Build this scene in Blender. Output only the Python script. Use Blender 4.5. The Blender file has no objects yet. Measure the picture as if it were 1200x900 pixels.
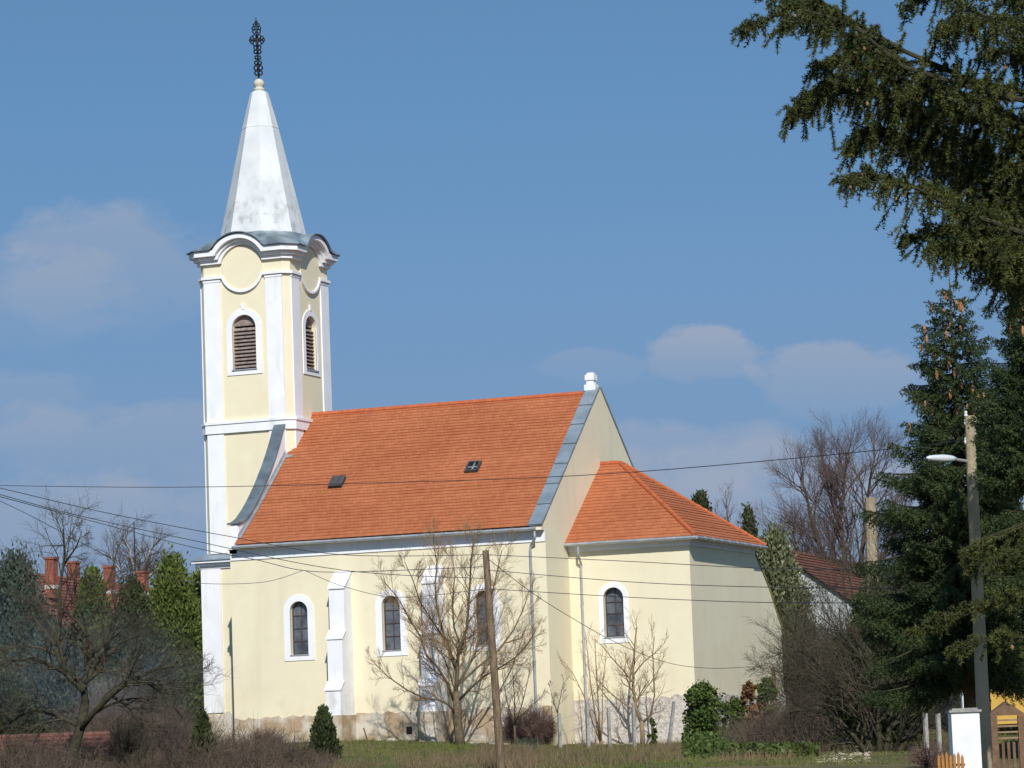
import bpy, bmesh, math, random
import numpy as np
from mathutils import Vector
random.seed(7); rng = np.random.default_rng(7)
R = math.radians
scene = bpy.context.scene
col = scene.collection

# ------------------------------------------------------------------ camera
CAM = np.array([67.496, -134.404, -1.419])
YAW, PITCH, ROLL, FPX = R(21.79), R(6.395), R(2.083), 3959.9
FW = np.array([-math.sin(YAW)*math.cos(PITCH), math.cos(YAW)*math.cos(PITCH), math.sin(PITCH)])
RT0 = np.array([math.cos(YAW), math.sin(YAW), 0.0]); UP0 = np.cross(RT0, FW)
RT = RT0*math.cos(ROLL) - UP0*math.sin(ROLL)
UP = RT0*math.sin(ROLL) + UP0*math.cos(ROLL)
cd = bpy.data.cameras.new('camera'); cam = bpy.data.objects.new('camera', cd); col.objects.link(cam)
cd.sensor_width = 36; cd.lens = FPX/1200*36; cd.clip_start = .5; cd.clip_end = 9000
from mathutils import Matrix
cam.matrix_world = Matrix(((RT[0], UP[0], -FW[0], CAM[0]), (RT[1], UP[1], -FW[1], CAM[1]),
                           (RT[2], UP[2], -FW[2], CAM[2]), (0, 0, 0, 1)))
scene.camera = cam

def at(px, py, D):
    """world point seen at pixel (px,py) of the 1200x900 photo at depth D"""
    d = FW + RT*(px-600)/FPX + UP*(450-py)/FPX
    return CAM + d*D

# ------------------------------------------------------------------ world, sun, exposure
SUN_AZ, SUN_EL = R(27.6), R(36.5)           # azimuth east of south
w = bpy.data.worlds.new('World'); scene.world = w; w.use_nodes = True
nt = w.node_tree; nt.nodes.clear()
def N(t, **k):
    n = nt.nodes.new(t)
    for a, b in k.items(): setattr(n, a, b)
    return n
out = N('ShaderNodeOutputWorld'); bg = N('ShaderNodeBackground'); bg.inputs['Strength'].default_value = .15
sky = N('ShaderNodeTexSky', sky_type='NISHITA', sun_disc=False)
sky.sun_elevation = SUN_EL; sky.sun_rotation = math.pi - SUN_AZ
sky.altitude = 200; sky.air_density = 1.0; sky.dust_density = .1; sky.ozone_density = 2.8
tc = N('ShaderNodeTexCoord')
mp = N('ShaderNodeMapping'); mp.vector_type = 'POINT'
mp.inputs['Scale'].default_value = (1, 1, .9); mp.inputs['Location'].default_value = (0, 0, .36)
nt.links.new(tc.outputs['Generated'], mp.inputs['Vector']); nt.links.new(mp.outputs[0], sky.inputs['Vector'])
# thin hazy clouds: noise in direction space plus a few soft banks
def math_(op, a, b=None, c=None, clamp=False):
    m = N('ShaderNodeMath', operation=op, use_clamp=clamp)
    for i, x in enumerate((a, b, c)):
        if x is None: continue
        if isinstance(x, (int, float)): m.inputs[i].default_value = x
        else: nt.links.new(x, m.inputs[i])
    return m.outputs[0]
nz = N('ShaderNodeTexNoise'); nz.inputs['Scale'].default_value = 34; nz.inputs['Detail'].default_value = 9; nz.inputs['Roughness'].default_value = .6
ms = N('ShaderNodeMapping'); ms.inputs['Scale'].default_value = (1, 1, 1.7)
nt.links.new(tc.outputs['Generated'], ms.inputs['Vector']); nt.links.new(ms.outputs[0], nz.inputs['Vector'])
total = None
# (px,py, half-width px, half-height px, strength)
for px, py, sx, sy, st in [(130, 320, 150, 75, .62), (40, 350, 120, 60, .4), (170, 520, 190, 50, .5), (20, 480, 130, 45, .32), (60, 620, 280, 60, .5),
                           (822, 416, 66, 34, .95), (985, 445, 100, 42, .7), (690, 432, 70, 24, .3), (770, 540, 190, 45, .5),
                           (900, 570, 260, 50, .45), (560, 600, 700, 60, .25), (1000, 600, 300, 60, .3)]:
    d = FW + RT*(px-600)/FPX + UP*(450-py)/FPX; d = d/np.linalg.norm(d)
    rt = RT/np.linalg.norm(RT)
    vm = N('ShaderNodeVectorMath', operation='SUBTRACT'); nt.links.new(tc.outputs['Generated'], vm.inputs[0]); vm.inputs[1].default_value = tuple(d)
    da = N('ShaderNodeVectorMath', operation='DOT_PRODUCT'); nt.links.new(vm.outputs[0], da.inputs[0]); da.inputs[1].default_value = tuple(RT*FPX/sx)
    db = N('ShaderNodeVectorMath', operation='DOT_PRODUCT'); nt.links.new(vm.outputs[0], db.inputs[0]); db.inputs[1].default_value = tuple(UP*FPX/sy)
    q2 = math_('ADD', math_('POWER', math_('ABSOLUTE', da.outputs['Value']), 2), math_('POWER', math_('ABSOLUTE', db.outputs['Value']), 2))
    q2 = math_('ADD', q2, math_('MULTIPLY', math_('SUBTRACT', nz.outputs[0], .5), 3.2))
    edge = math_('MULTIPLY', math_('SUBTRACT', 1.15, q2), 2.2 if sy < 50 and sx < 120 else 1.5, clamp=True)
    body = math_('MULTIPLY_ADD', db.outputs['Value'], .42, .62, clamp=True)
    g = math_('MULTIPLY', math_('MULTIPLY', edge, body), st)
    total = g if total is None else math_('ADD', total, g)
tot = math_('MULTIPLY', math_('MINIMUM', math_('MAXIMUM', total, 0), .9), .85)
mixc = N('ShaderNodeMix', data_type='RGBA'); mixc.inputs['B'].default_value = (2.2, 2.5, 3.15, 1)
# low haze veil: fades in towards the horizon
sz = N('ShaderNodeSeparateXYZ'); nt.links.new(tc.outputs['Generated'], sz.inputs[0])
vl = N('ShaderNodeMapRange', interpolation_type='SMOOTHSTEP'); vl.inputs[1].default_value = -.02; vl.inputs[2].default_value = .21; vl.inputs[3].default_value = .88; vl.inputs[4].default_value = 0
nt.links.new(sz.outputs[2], vl.inputs[0])
mv = N('ShaderNodeMix', data_type='RGBA'); mv.inputs['B'].default_value = (1.40, 1.76, 2.42, 1)
tn = N('ShaderNodeMix', data_type='RGBA', blend_type='MULTIPLY'); tn.inputs['Factor'].default_value = 1; tn.inputs['B'].default_value = (.84, 1.03, 1.0, 1)
nt.links.new(sky.outputs[0], tn.inputs['A'])
nt.links.new(vl.outputs[0], mv.inputs['Factor']); nt.links.new(tn.outputs['Result'], mv.inputs['A'])
nt.links.new(tot, mixc.inputs['Factor']); nt.links.new(mv.outputs['Result'], mixc.inputs['A'])
nt.links.new(mixc.outputs['Result'], bg.inputs['Color']); nt.links.new(bg.outputs[0], out.inputs[0])

sl = bpy.data.lights.new('sun', 'SUN'); sl.energy = 4.0; sl.angle = R(.5); sl.color = (1, .965, .91)
so = bpy.data.objects.new('sun', sl); col.objects.link(so)
sd = Vector((math.sin(SUN_AZ)*math.cos(SUN_EL), -math.cos(SUN_AZ)*math.cos(SUN_EL), math.sin(SUN_EL)))
so.rotation_euler = sd.to_track_quat('Z', 'Y').to_euler(); so.location = (0, 0, 80)
scene.view_settings.view_transform = 'Standard'; scene.view_settings.look = 'None'
scene.view_settings.gamma = 1; scene.view_settings.use_curve_mapping = False
scene.view_settings.exposure = 0.12

# ------------------------------------------------------------------ materials
def mat(name, c1, c2=None, scale=4.0, rough=.85, bump=0.0, bscale=None, metal=0.0, tint=False, stretch=(1, 1, 1), lo=.35, hi=.65, spec=.3, trans=0.0):
    m = bpy.data.materials.new(name); m.use_nodes = True
    t = m.node_tree; b = t.nodes['Principled BSDF']
    b.inputs['Roughness'].default_value = rough; b.inputs['Metallic'].default_value = metal
    b.inputs['Specular IOR Level'].default_value = spec
    c2 = c2 or c1
    tcn = t.nodes.new('ShaderNodeTexCoord'); mpn = t.nodes.new('ShaderNodeMapping'); mpn.inputs['Scale'].default_value = stretch
    t.links.new(tcn.outputs['Object'], mpn.inputs[0])
    nz = t.nodes.new('ShaderNodeTexNoise'); nz.inputs['Scale'].default_value = scale; nz.inputs['Detail'].default_value = 6
    t.links.new(mpn.outputs[0], nz.inputs['Vector'])
    r = t.nodes.new('ShaderNodeMapRange'); r.inputs['From Min'].default_value = lo; r.inputs['From Max'].default_value = hi
    t.links.new(nz.outputs[0], r.inputs[0])
    mx = t.nodes.new('ShaderNodeMix'); mx.data_type = 'RGBA'
    mx.inputs['A'].default_value = (*c1, 1); mx.inputs['B'].default_value = (*c2, 1)
    if tint:
        at_ = t.nodes.new('ShaderNodeAttribute'); at_.attribute_name = 'tint'
        ad = t.nodes.new('ShaderNodeMath'); ad.operation = 'MULTIPLY_ADD'; ad.inputs[1].default_value = .35; ad.use_clamp = True
        mu = t.nodes.new('ShaderNodeMath'); mu.operation = 'MULTIPLY'; mu.inputs[1].default_value = .75
        t.links.new(at_.outputs['Fac'], mu.inputs[0]); t.links.new(r.outputs[0], ad.inputs[0]); t.links.new(mu.outputs[0], ad.inputs[2])
        t.links.new(ad.outputs[0], mx.inputs['Factor'])
    else: t.links.new(r.outputs[0], mx.inputs['Factor'])
    t.links.new(mx.outputs['Result'], b.inputs['Base Color'])
    if bump:
        bn = t.nodes.new('ShaderNodeTexNoise'); bn.inputs['Scale'].default_value = bscale or scale*4; bn.inputs['Detail'].default_value = 5
        t.links.new(tcn.outputs['Object'], bn.inputs['Vector'])
        bp = t.nodes.new('ShaderNodeBump'); bp.inputs['Strength'].default_value = bump; bp.inputs['Distance'].default_value = .05
        t.links.new(bn.outputs[0], bp.inputs['Height']); t.links.new(bp.outputs[0], b.inputs['Normal'])
    if trans:
        tr = t.nodes.new('ShaderNodeBsdfTranslucent'); ms_ = t.nodes.new('ShaderNodeMixShader'); ms_.inputs[0].default_value = trans
        t.links.new(mx.outputs['Result'], tr.inputs[0]); t.links.new(b.outputs[0], ms_.inputs[1]); t.links.new(tr.outputs[0], ms_.inputs[2])
        t.links.new(ms_.outputs[0], t.nodes['Material Output'].inputs[0])
    return m

def dirt_layer(m, colr, zlo, zhi, scale, amount, stretch=(1, 1, .15), thr=(.5, .7)):
    """stain layer whose strength falls between zlo and zhi (object z)"""
    t = m.node_tree; b = t.nodes['Principled BSDF']; src = b.inputs['Base Color'].links[0].from_socket
    tcn = t.nodes.new('ShaderNodeTexCoord'); mpn = t.nodes.new('ShaderNodeMapping'); mpn.inputs['Scale'].default_value = stretch
    t.links.new(tcn.outputs['Object'], mpn.inputs[0])
    nz = t.nodes.new('ShaderNodeTexNoise'); nz.inputs['Scale'].default_value = scale; nz.inputs['Detail'].default_value = 8
    t.links.new(mpn.outputs[0], nz.inputs['Vector'])
    r = t.nodes.new('ShaderNodeMapRange'); r.inputs[1].default_value = thr[0]; r.inputs[2].default_value = thr[1]; t.links.new(nz.outputs[0], r.inputs[0])
    sx = t.nodes.new('ShaderNodeSeparateXYZ'); t.links.new(tcn.outputs['Object'], sx.inputs[0])
    z = t.nodes.new('ShaderNodeMapRange'); z.inputs[1].default_value = zlo; z.inputs[2].default_value = zhi; z.inputs[3].default_value = amount; z.inputs[4].default_value = 0
    t.links.new(sx.outputs[2], z.inputs[0])
    mu = t.nodes.new('ShaderNodeMath'); mu.operation = 'MULTIPLY'; mu.use_clamp = True
    t.links.new(r.outputs[0], mu.inputs[0]); t.links.new(z.outputs[0], mu.inputs[1])
    mx = t.nodes.new('ShaderNodeMix'); mx.data_type = 'RGBA'; mx.inputs['B'].default_value = (*colr, 1)
    t.links.new(mu.outputs[0], mx.inputs['Factor']); t.links.new(src, mx.inputs['A']); t.links.new(mx.outputs['Result'], b.inputs['Base Color'])

def tile_mat(name, axis, c_lo, c_hi, rowz=.148, tw=.19, z0=0):
    m = bpy.data.materials.new(name); m.use_nodes = True; t = m.node_tree; b = t.nodes['Principled BSDF']
    b.inputs['Roughness'].default_value = .8; b.inputs['Specular IOR Level'].default_value = .25
    tcn = t.nodes.new('ShaderNodeTexCoord'); sx = t.nodes.new('ShaderNodeSeparateXYZ'); t.links.new(tcn.outputs['Object'], sx.inputs[0])
    def M(op, a, b_=None, c=None):
        n = t.nodes.new('ShaderNodeMath'); n.operation = op
        for i, x in enumerate((a, b_, c)):
            if x is None: continue
            if isinstance(x, (int, float)): n.inputs[i].default_value = x
            else: t.links.new(x, n.inputs[i])
        return n.outputs[0]
    row = M('FLOOR', M('DIVIDE', M('SUBTRACT', sx.outputs[2], z0), rowz))
    u = M('ADD', M('DIVIDE', sx.outputs[axis], tw), M('MULTIPLY', M('MODULO', row, 2), .5))
    colm = M('FLOOR', u)
    cb = t.nodes.new('ShaderNodeCombineXYZ'); t.links.new(colm, cb.inputs[0]); t.links.new(row, cb.inputs[1])
    wn = t.nodes.new('ShaderNodeTexWhiteNoise'); t.links.new(cb.outputs[0], wn.inputs[0])
    nz = t.nodes.new('ShaderNodeTexNoise'); nz.inputs['Scale'].default_value = .35; nz.inputs['Detail'].default_value = 7; t.links.new(tcn.outputs['Object'], nz.inputs['Vector'])
    f = M('ADD', M('MULTIPLY', wn.outputs[0], .38), M('MULTIPLY', M('SUBTRACT', nz.outputs[0], .2), .9))
    ramp = t.nodes.new('ShaderNodeMix'); ramp.data_type = 'RGBA'; ramp.clamp_factor = True
    ramp.inputs['A'].default_value = (*c_lo, 1); ramp.inputs['B'].default_value = (*c_hi, 1); t.links.new(f, ramp.inputs['Factor'])
    # occasional pale lichen spots
    n2 = t.nodes.new('ShaderNodeTexNoise'); n2.inputs['Scale'].default_value = 1.3; n2.inputs['Detail'].default_value = 9; n2.inputs['Roughness'].default_value = .7; t.links.new(tcn.outputs['Object'], n2.inputs['Vector'])
    k = t.nodes.new('ShaderNodeMapRange'); k.inputs[1].default_value = .68; k.inputs[2].default_value = .76; k.inputs[4].default_value = .6; t.links.new(n2.outputs[0], k.inputs[0])
    m2 = t.nodes.new('ShaderNodeMix'); m2.data_type = 'RGBA'; m2.inputs['B'].default_value = (.33, .2, .12, 1)
    t.links.new(k.outputs[0], m2.inputs['Factor']); t.links.new(ramp.outputs['Result'], m2.inputs['A']); t.links.new(m2.outputs['Result'], b.inputs['Base Color'])
    # joint between neighbouring tiles
    fr = M('ABSOLUTE', M('SUBTRACT', M('FRACT', u), .5))
    h = M('SUBTRACT', 1, M('POWER', M('MULTIPLY', fr, 2), 8))
    bp = t.nodes.new('ShaderNodeBump'); bp.inputs['Distance'].default_value = .015; bp.inputs['Strength'].default_value = .7
    t.links.new(h, bp.inputs['Height']); t.links.new(bp.outputs[0], b.inputs['Normal'])
    return m

YEL = mat('cream_render', (.80, .73, .53), (.765, .69, .49), 1.2, .92, .12, 30, lo=.3, hi=.7)
dirt_layer(YEL, (.55, .46, .3), -.5, 3.2, 1.4, .5, (1, 1, .8))
dirt_layer(YEL, (.55, .50, .38), -50, 60, 1.3, .6, (1, 1, .07), (.52, .8))
dirt_layer(YEL, (.70, .60, .42), -50, 60, .35, .6, (1, 1, 1), (.45, .7))
WHT = mat('white_render', (.84, .845, .86), (.79, .795, .81), 1.5, .85, .08, 25)
dirt_layer(WHT, (.48, .47, .45), -50, 90, 2.6, .7, (1, 1, .15), (.55, .8))
dirt_layer(WHT, (.42, .38, .32), .5, 3.0, 2.5, .8, (1, 1, .6), (.48, .7))
SPI = mat('spire_paint', (.70, .71, .70), (.61, .63, .63), .9, .7, .1, 12)
dirt_layer(SPI, (.27, .27, .255), 23.3, 27.5, 2.8, .8, (1, 1, .8), (.5, .72))
dirt_layer(SPI, (.45, .46, .45), 20, 60, 3, .5, (1, 1, .1), (.5, .8))
PLI = mat('peeling_plinth', (.58, .53, .44), (.40, .30, .19), 1.1, .95, .5, 7, lo=.42, hi=.56)
dirt_layer(PLI, (.30, .25, .18), -.9, .35, 2.6, 1, (1, 1, 1), (.4, .6))
STO = mat('rubble_plinth', (.58, .54, .48), (.36, .28, .23), 5.5, .97, 1.0, 9, lo=.46, hi=.74)
ZNC = mat('weathered_zinc', (.23, .28, .32), (.33, .39, .43), 1.5, .45, .05, 8, metal=.35, spec=.5)
ZND = mat('dark_zinc', (.10, .13, .155), (.17, .21, .24), 1.5, .5, .05, 8, metal=.3, spec=.5)
GUT = mat('galvanised_gutter', (.50, .52, .53), (.38, .40, .42), 3, .4, 0, metal=.5, spec=.5)
TIX = tile_mat('roof_tiles_long', 0, (.33, .098, .038), (.50, .178, .076), .1492, z0=8.60)
TIC = tile_mat('roof_tiles_chancel', 0, (.33, .098, .038), (.50, .178, .076), .1508, z0=7.93)
TIY = tile_mat('roof_tiles_east', 1, (.33, .098, .038), (.50, .178, .076), .1508, z0=7.93)
RID = mat('ridge_tiles', (.50, .14, .05), (.40, .10, .04), 6, .8, .3, 15)
LOU = mat('louvre_wood', (.20, .14, .12), (.33, .27, .25), 5, .8, .2, 20)
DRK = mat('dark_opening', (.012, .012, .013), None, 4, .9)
GLS = mat('window_glass', (.05, .06, .075), (.14, .15, .17), 2.2, .12, .25, 3, spec=.6)
MUN = mat('window_bars', (.05, .035, .03), (.09, .06, .05), 6, .7)
IRN = mat('wrought_iron', (.02, .021, .024), (.035, .033, .033), 8, .5, metal=.5)
OLDH = mat('old_hatch_metal', (.045, .045, .05), (.09, .085, .08), 6, .6, .2)
BRK = mat('chimney_brick', (.34, .12, .075), (.22, .075, .05), 4, .9, .6, 12)
MORT = mat('chimney_mortar', (.6, .55, .5), (.4, .35, .3), 8, .9, .6, 12)
RED_T = tile_mat('old_red_tiles', 0, (.24, .075, .06), (.40, .14, .10), .22, .3)
BRN_T = tile_mat('old_brown_tiles', 1, (.12, .05, .035), (.22, .09, .065), .22, .3)
BARK = mat('grey_brown_bark', (.085, .062, .04), (.15, .115, .08), 9, .95, .6, 30)
BARKM = mat('brown_bark', (.10, .075, .045), (.185, .14, .09), 9, .95, .6, 30)
BARKY = mat('tan_bark', (.20, .14, .08), (.30, .22, .13), 9, .95, .5, 30)  # lighter tan bark of the forked tree and sapling by the chancel
BARKD = mat('mossy_dark_bark', (.030, .027, .018), (.065, .06, .03), 7, .95, .6, 25)
BIR = mat('birch_bark', (.5, .48, .46), (.25, .23, .22), 6, .9, .3)
TWIG = mat('reddish_twigs', (.10, .06, .05), (.17, .11, .09), 4, .95)
TWT = mat('tan_twigs', (.20, .125, .06), (.31, .205, .11), 4, .95)
TWD = mat('dark_twigs', (.045, .038, .027), (.085, .07, .045), 4, .95)
TWP = mat('mauve_twigs', (.085, .06, .052), (.14, .10, .088), 4, .95)
WOOD = mat('pole_wood', (.13, .09, .055), (.24, .175, .11), 3, .9, .5, 12, stretch=(6, 6, .5))
CON = mat('post_concrete', (.27, .26, .24), (.40, .39, .36), 5, .95, .5, 20)
TANC = mat('tan_concrete', (.30, .24, .155), (.40, .33, .22), 2, .95, .5, 12)
WIR = mat('cable_rubber', (.045, .045, .05), None, 4, .6)
SPR = mat('spruce_needles', (.020, .038, .015), (.065, .092, .028), 2.5, .6, tint=True, trans=.12)
SPN = mat('near_spruce_needles', (.010, .024, .006), (.11, .12, .026), 3.5, .6, tint=True, trans=.1)
THJ = mat('thuja_green', (.045, .075, .016), (.15, .185, .04), .9, .7, tint=True, trans=.15)
THB = mat('blue_green_conifer', (.035, .055, .042), (.085, .115, .085), .9, .7, tint=True, trans=.1)
THD = mat('dark_green_conifer', (.022, .034, .012), (.06, .075, .024), .9, .7, tint=True, trans=.1)
IVY = mat('ivy_leaves', (.028, .052, .012), (.10, .145, .03), 3, .6, tint=True, trans=.1, spec=.25)
IVR = mat('autumn_creeper', (.12, .045, .02), (.20, .11, .04), 3, .7, tint=True)
HOL = mat('glossy_evergreen', (.04, .055, .02), (.19, .20, .10), 2, .45, tint=True, spec=.4)
CONE = mat('spruce_cones', (.30, .14, .06), (.42, .21, .10), 10, .8)
GRS = mat('meadow_grass', (.075, .12, .022), (.17, .16, .045), 1.4, .9, tint=True, trans=.1)
DRY = mat('dry_weeds', (.12, .085, .05), (.22, .155, .09), .8, .95, tint=True)
BRU = mat('bramble', (.06, .043, .032), (.13, .095, .068), 1.2, .95, tint=True)
GND = mat('meadow_ground', (.075, .085, .025), (.17, .12, .065), .5, 1, .6, 6)
PNT = mat('white_paint', (.82, .82, .82), (.74, .74, .73), 3, .6)
TEAL = mat('teal_boards', (.06, .13, .125), (.10, .18, .17), 3, .8)
OCH = mat('ochre_wall', (.62, .38, .08), (.55, .33, .07), 2, .9)
ORW = mat('orange_pickets', (.42, .2, .05), (.3, .13, .04), 5, .8)
BRW = mat('brown_boards', (.13, .075, .045), (.2, .12, .07), 5, .8, .3)
LMP = mat('lamp_housing', (.62, .65, .68), None, 5, .35, spec=.5)
PVW = mat('old_white_gable', (.55, .58, .57), (.38, .42, .42), 3, .9, .3)
GRN = mat('green_mesh', (.06, .10, .06), None, 5, .6)

# ------------------------------------------------------------------ geometry helpers
class G:
    def __init__(s): s.v = []; s.f = []; s.t = None
    def add(s, vs, fs):
        o = len(s.v); s.v.extend([tuple(map(float, p)) for p in vs]); s.f.extend([tuple(i+o for i in f) for f in fs]); return s
    def box(s, a, b):
        x0, y0, z0 = a; x1, y1, z1 = b
        x0, x1 = sorted((x0, x1)); y0, y1 = sorted((y0, y1)); z0, z1 = sorted((z0, z1))
        return s.add([(x0, y0, z0), (x1, y0, z0), (x1, y1, z0), (x0, y1, z0), (x0, y0, z1), (x1, y0, z1), (x1, y1, z1), (x0, y1, z1)],
                     [(0, 3, 2, 1), (4, 5, 6, 7), (0, 1, 5, 4), (1, 2, 6, 5), (2, 3, 7, 6), (3, 0, 4, 7)])
    def prism(s, pts, fn, d0, d1):
        n = len(pts)
        vs = [fn(u, v, d0) for u, v in pts] + [fn(u, v, d1) for u, v in pts]
        fs = [tuple(range(n)), tuple(range(2*n-1, n-1, -1))] + [(i, i+n, (i+1) % n+n, (i+1) % n) for i in range(n)]
        return s.add(vs, fs)
    def tube(s, pts, rad, n=6, cap=True):
        P = [np.array(p, float) for p in pts]
        if isinstance(rad, (int, float)): rad = [rad]*len(P)
        o = len(s.v); a = None
        for i, p in enumerate(P):
            d = P[min(i+1, len(P)-1)] - P[max(i-1, 0)]; L = np.linalg.norm(d); d = d/(L+1e-9)
            if a is None:
                a = np.cross(d, (0, 0, 1) if abs(d[2]) < .9 else (1, 0, 0))
            else: a = a - d*(a@d)
            a = a/(np.linalg.norm(a)+1e-9); b = np.cross(d, a)
            for k in range(n):
                th = 2*math.pi*k/n; q = p + (a*math.cos(th) + b*math.sin(th))*rad[i]
                s.v.append((q[0], q[1], q[2]))
        for i in range(len(P)-1):
            for k in range(n):
                k2 = (k+1) % n
                s.f.append((o+i*n+k, o+i*n+k2, o+(i+1)*n+k2, o+(i+1)*n+k))
        if cap and n > 2:
            s.f.append(tuple(o+k for k in range(n-1, -1, -1))); s.f.append(tuple(o+(len(P)-1)*n+k for k in range(n)))
        return s
    def lathe(s, c, prof, n=16):
        o = len(s.v)
        for r, z in prof:
            for k in range(n):
                th = 2*math.pi*k/n; s.v.append((c[0]+r*math.cos(th), c[1]+r*math.sin(th), c[2]+z))
        for i in range(len(prof)-1):
            for k in range(n):
                k2 = (k+1) % n; s.f.append((o+i*n+k, o+i*n+k2, o+(i+1)*n+k2, o+(i+1)*n+k))
        s.f.append(tuple(o+k for k in range(n-1, -1, -1))); s.f.append(tuple(o+(len(prof)-1)*n+k for k in range(n)))
        return s
    def build(s, name, m, parent=None, smooth=False, fix=True, **tags):
        me = bpy.data.meshes.new(name); me.from_pydata(s.v, [], s.f)
        if fix and len(s.f) < 20000:
            bm = bmesh.new(); bm.from_mesh(me); bmesh.ops.recalc_face_normals(bm, faces=bm.faces); bm.to_mesh(me); bm.free()
        me.materials.append(m)
        if smooth: me.polygons.foreach_set('use_smooth', [True]*len(me.polygons))
        me.update()
        o = bpy.data.objects.new(name, me); link(o, parent); tag(o, **tags); return o
def link(o, parent=None):
    col.objects.link(o)
    if parent is not None:
        o.parent = parent
        base = world_loc(parent) if parent.type == 'EMPTY' else (0, 0, 0)
        if o.type == 'MESH' and not o.get('_loc'):
            # geometry is written in world coordinates: cancel the parent's offset
            o.matrix_parent_inverse = Matrix.Translation(-Vector(base))
def world_loc(o):
    p = Vector((0, 0, 0))
    while o is not None:
        if o.type == 'EMPTY': p = p + o.location
        o = o.parent
    return p
def tag(o, label=None, cat=None, group=None, kind=None):
    for k, v in (('label', label), ('category', cat), ('group', group), ('kind', kind)):
        if v: o[k] = v
def thing(name, label, cat, loc, group=None):
    o = bpy.data.objects.new(name, None); o.empty_display_size = .3; o.location = Vector([float(x) for x in loc]); col.objects.link(o)
    tag(o, label, cat, group); return o
def cards(name, V, F, T, m, parent=None, **tags):
    """fast mesh from numpy arrays; V (n,3), F (k,3|4), T per-face tint"""
    me = bpy.data.meshes.new(name); nf, c = F.shape
    me.vertices.add(len(V)); me.vertices.foreach_set('co', V.astype(np.float32).ravel())
    me.loops.add(nf*c); me.loops.foreach_set('vertex_index', F.astype(np.int32).ravel())
    me.polygons.add(nf); me.polygons.foreach_set('loop_start', np.arange(0, nf*c, c, dtype=np.int32)); me.polygons.foreach_set('loop_total', np.full(nf, c, dtype=np.int32))
    me.update(calc_edges=True)
    a = me.attributes.new('tint', 'FLOAT', 'FACE'); a.data.foreach_set('value', T.astype(np.float32))
    me.materials.append(m); o = bpy.data.objects.new(name, me); link(o, parent); tag(o, **tags); return o
def unit(a): return a/(np.linalg.norm(a, axis=-1, keepdims=True)+1e-9)
def leaves(P, size, T, aspect=1.5, up=.3, dirs=None):
    """quads (diamond-like leaf sprays) centred on points P"""
    n = len(P); d = unit(rng.normal(size=(n, 3)) + np.array([0, 0, up*2])) if dirs is None else unit(dirs + rng.normal(size=(n, 3))*.35)
    s = unit(np.cross(d, rng.normal(size=(n, 3)))); sz = size*rng.uniform(.6, 1.4, (n, 1))
    V = np.stack([P-d*sz*aspect*.5, P+s*sz*.5, P+d*sz*aspect*.5, P-s*sz*.5], 1).reshape(-1, 3)
    return V, np.arange(n*4).reshape(n, 4), T
def spikes(P, D, ln, wd, T):
    """thin triangles from P along D"""
    n = len(P); s = unit(np.cross(D, rng.normal(size=(n, 3))))*wd*.5
    V = np.stack([P-s, P+s, P+D*ln], 1).reshape(-1, 3)
    return V, np.arange(n*3).reshape(n, 3), T
def arch(cx, z0, zs, r, n=14):
    return [(cx-r, z0), (cx+r, z0)] + [(cx+r*math.cos(math.pi*k/n), zs+r*math.sin(math.pi*k/n)) for k in range(n+1)]
def panel(outline, holes, fn, d0, d1, name, m, parent, **tags):
    """plate with holes: front at depth d0, back at d1, reveals between"""
    bm = bmesh.new(); loops = [outline]+holes
    for d in (d0, d1):
        es = []
        for lp in loops:
            vs = [bm.verts.new(fn(u, v, d)) for u, v in lp]
            es += [bm.edges.new((vs[i], vs[(i+1) % len(vs)])) for i in range(len(vs))]
        bmesh.ops.triangle_fill(bm, use_beauty=True, use_dissolve=False, edges=es)
    bm.verts.ensure_lookup_table(); nv = sum(len(l) for l in loops); o = 0
    for lp in loops:
        n = len(lp)
        for i in range(n):
            j = (i+1) % n
            bm.faces.new((bm.verts[o+i], bm.verts[o+j], bm.verts[nv+o+j], bm.verts[nv+o+i]))
        o += n
    bmesh.ops.recalc_face_normals(bm, faces=bm.faces)
    me = bpy.data.meshes.new(name); bm.to_mesh(me); bm.free(); me.materials.append(m)
    ob = bpy.data.objects.new(name, me); link(ob, parent); tag(ob, **tags); return ob

# ------------------------------------------------------------------ terrain
def sm(x, a, b):
    t = min(max((x-a)/(b-a), 0), 1); return t*t*(3-2*t)
FH = np.array([-math.sin(YAW), math.cos(YAW)])
def ground(x, y):
    D = (x-CAM[0])*FH[0] + (y-CAM[1])*FH[1]
    z = -3.1 + 1.5*min(max((D-60)/48, 0), 1) + 1.42*min(max((D-108)/40, 0), 1)
    z -= .62*sm(x, 5, 21)*sm(D, 126, 148)*(1-sm(x, 24, 34))
    z += .10*math.sin(x*.31+y*.23)*sm(D, 60, 110)*(1-sm(D, 140, 150))
    return z
g = G(); xs = sorted(set([-3000, -1200, -500, -250]+[-120+i*3 for i in range(80)]+[150, 300, 800, 3000])); ys = sorted(set([-400, -200]+[-150+i*3 for i in range(85)]+[130, 200, 400, 1000, 4000]))
for y in ys:
    for x in xs: g.v.append((x, y, ground(x, y) if abs(x) < 300 and y < 300 else -.3))
nx = len(xs)
g.f = [(j*nx+i, j*nx+i+1, (j+1)*nx+i+1, (j+1)*nx+i) for j in range(len(ys)-1) for i in range(nx-1)]
g.build('ground', GND, smooth=True, fix=False, kind='structure')

# ================================================================== CHURCH
L, WN = 15.04, 14.73
church = thing('church', 'cream and white village church with red tiled roof and a white pointed tower', 'church', (0, 0, 0))
S = lambda u, v, d: (u, d, v)                 # front elevation at y=d (small d nearer camera)
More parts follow.
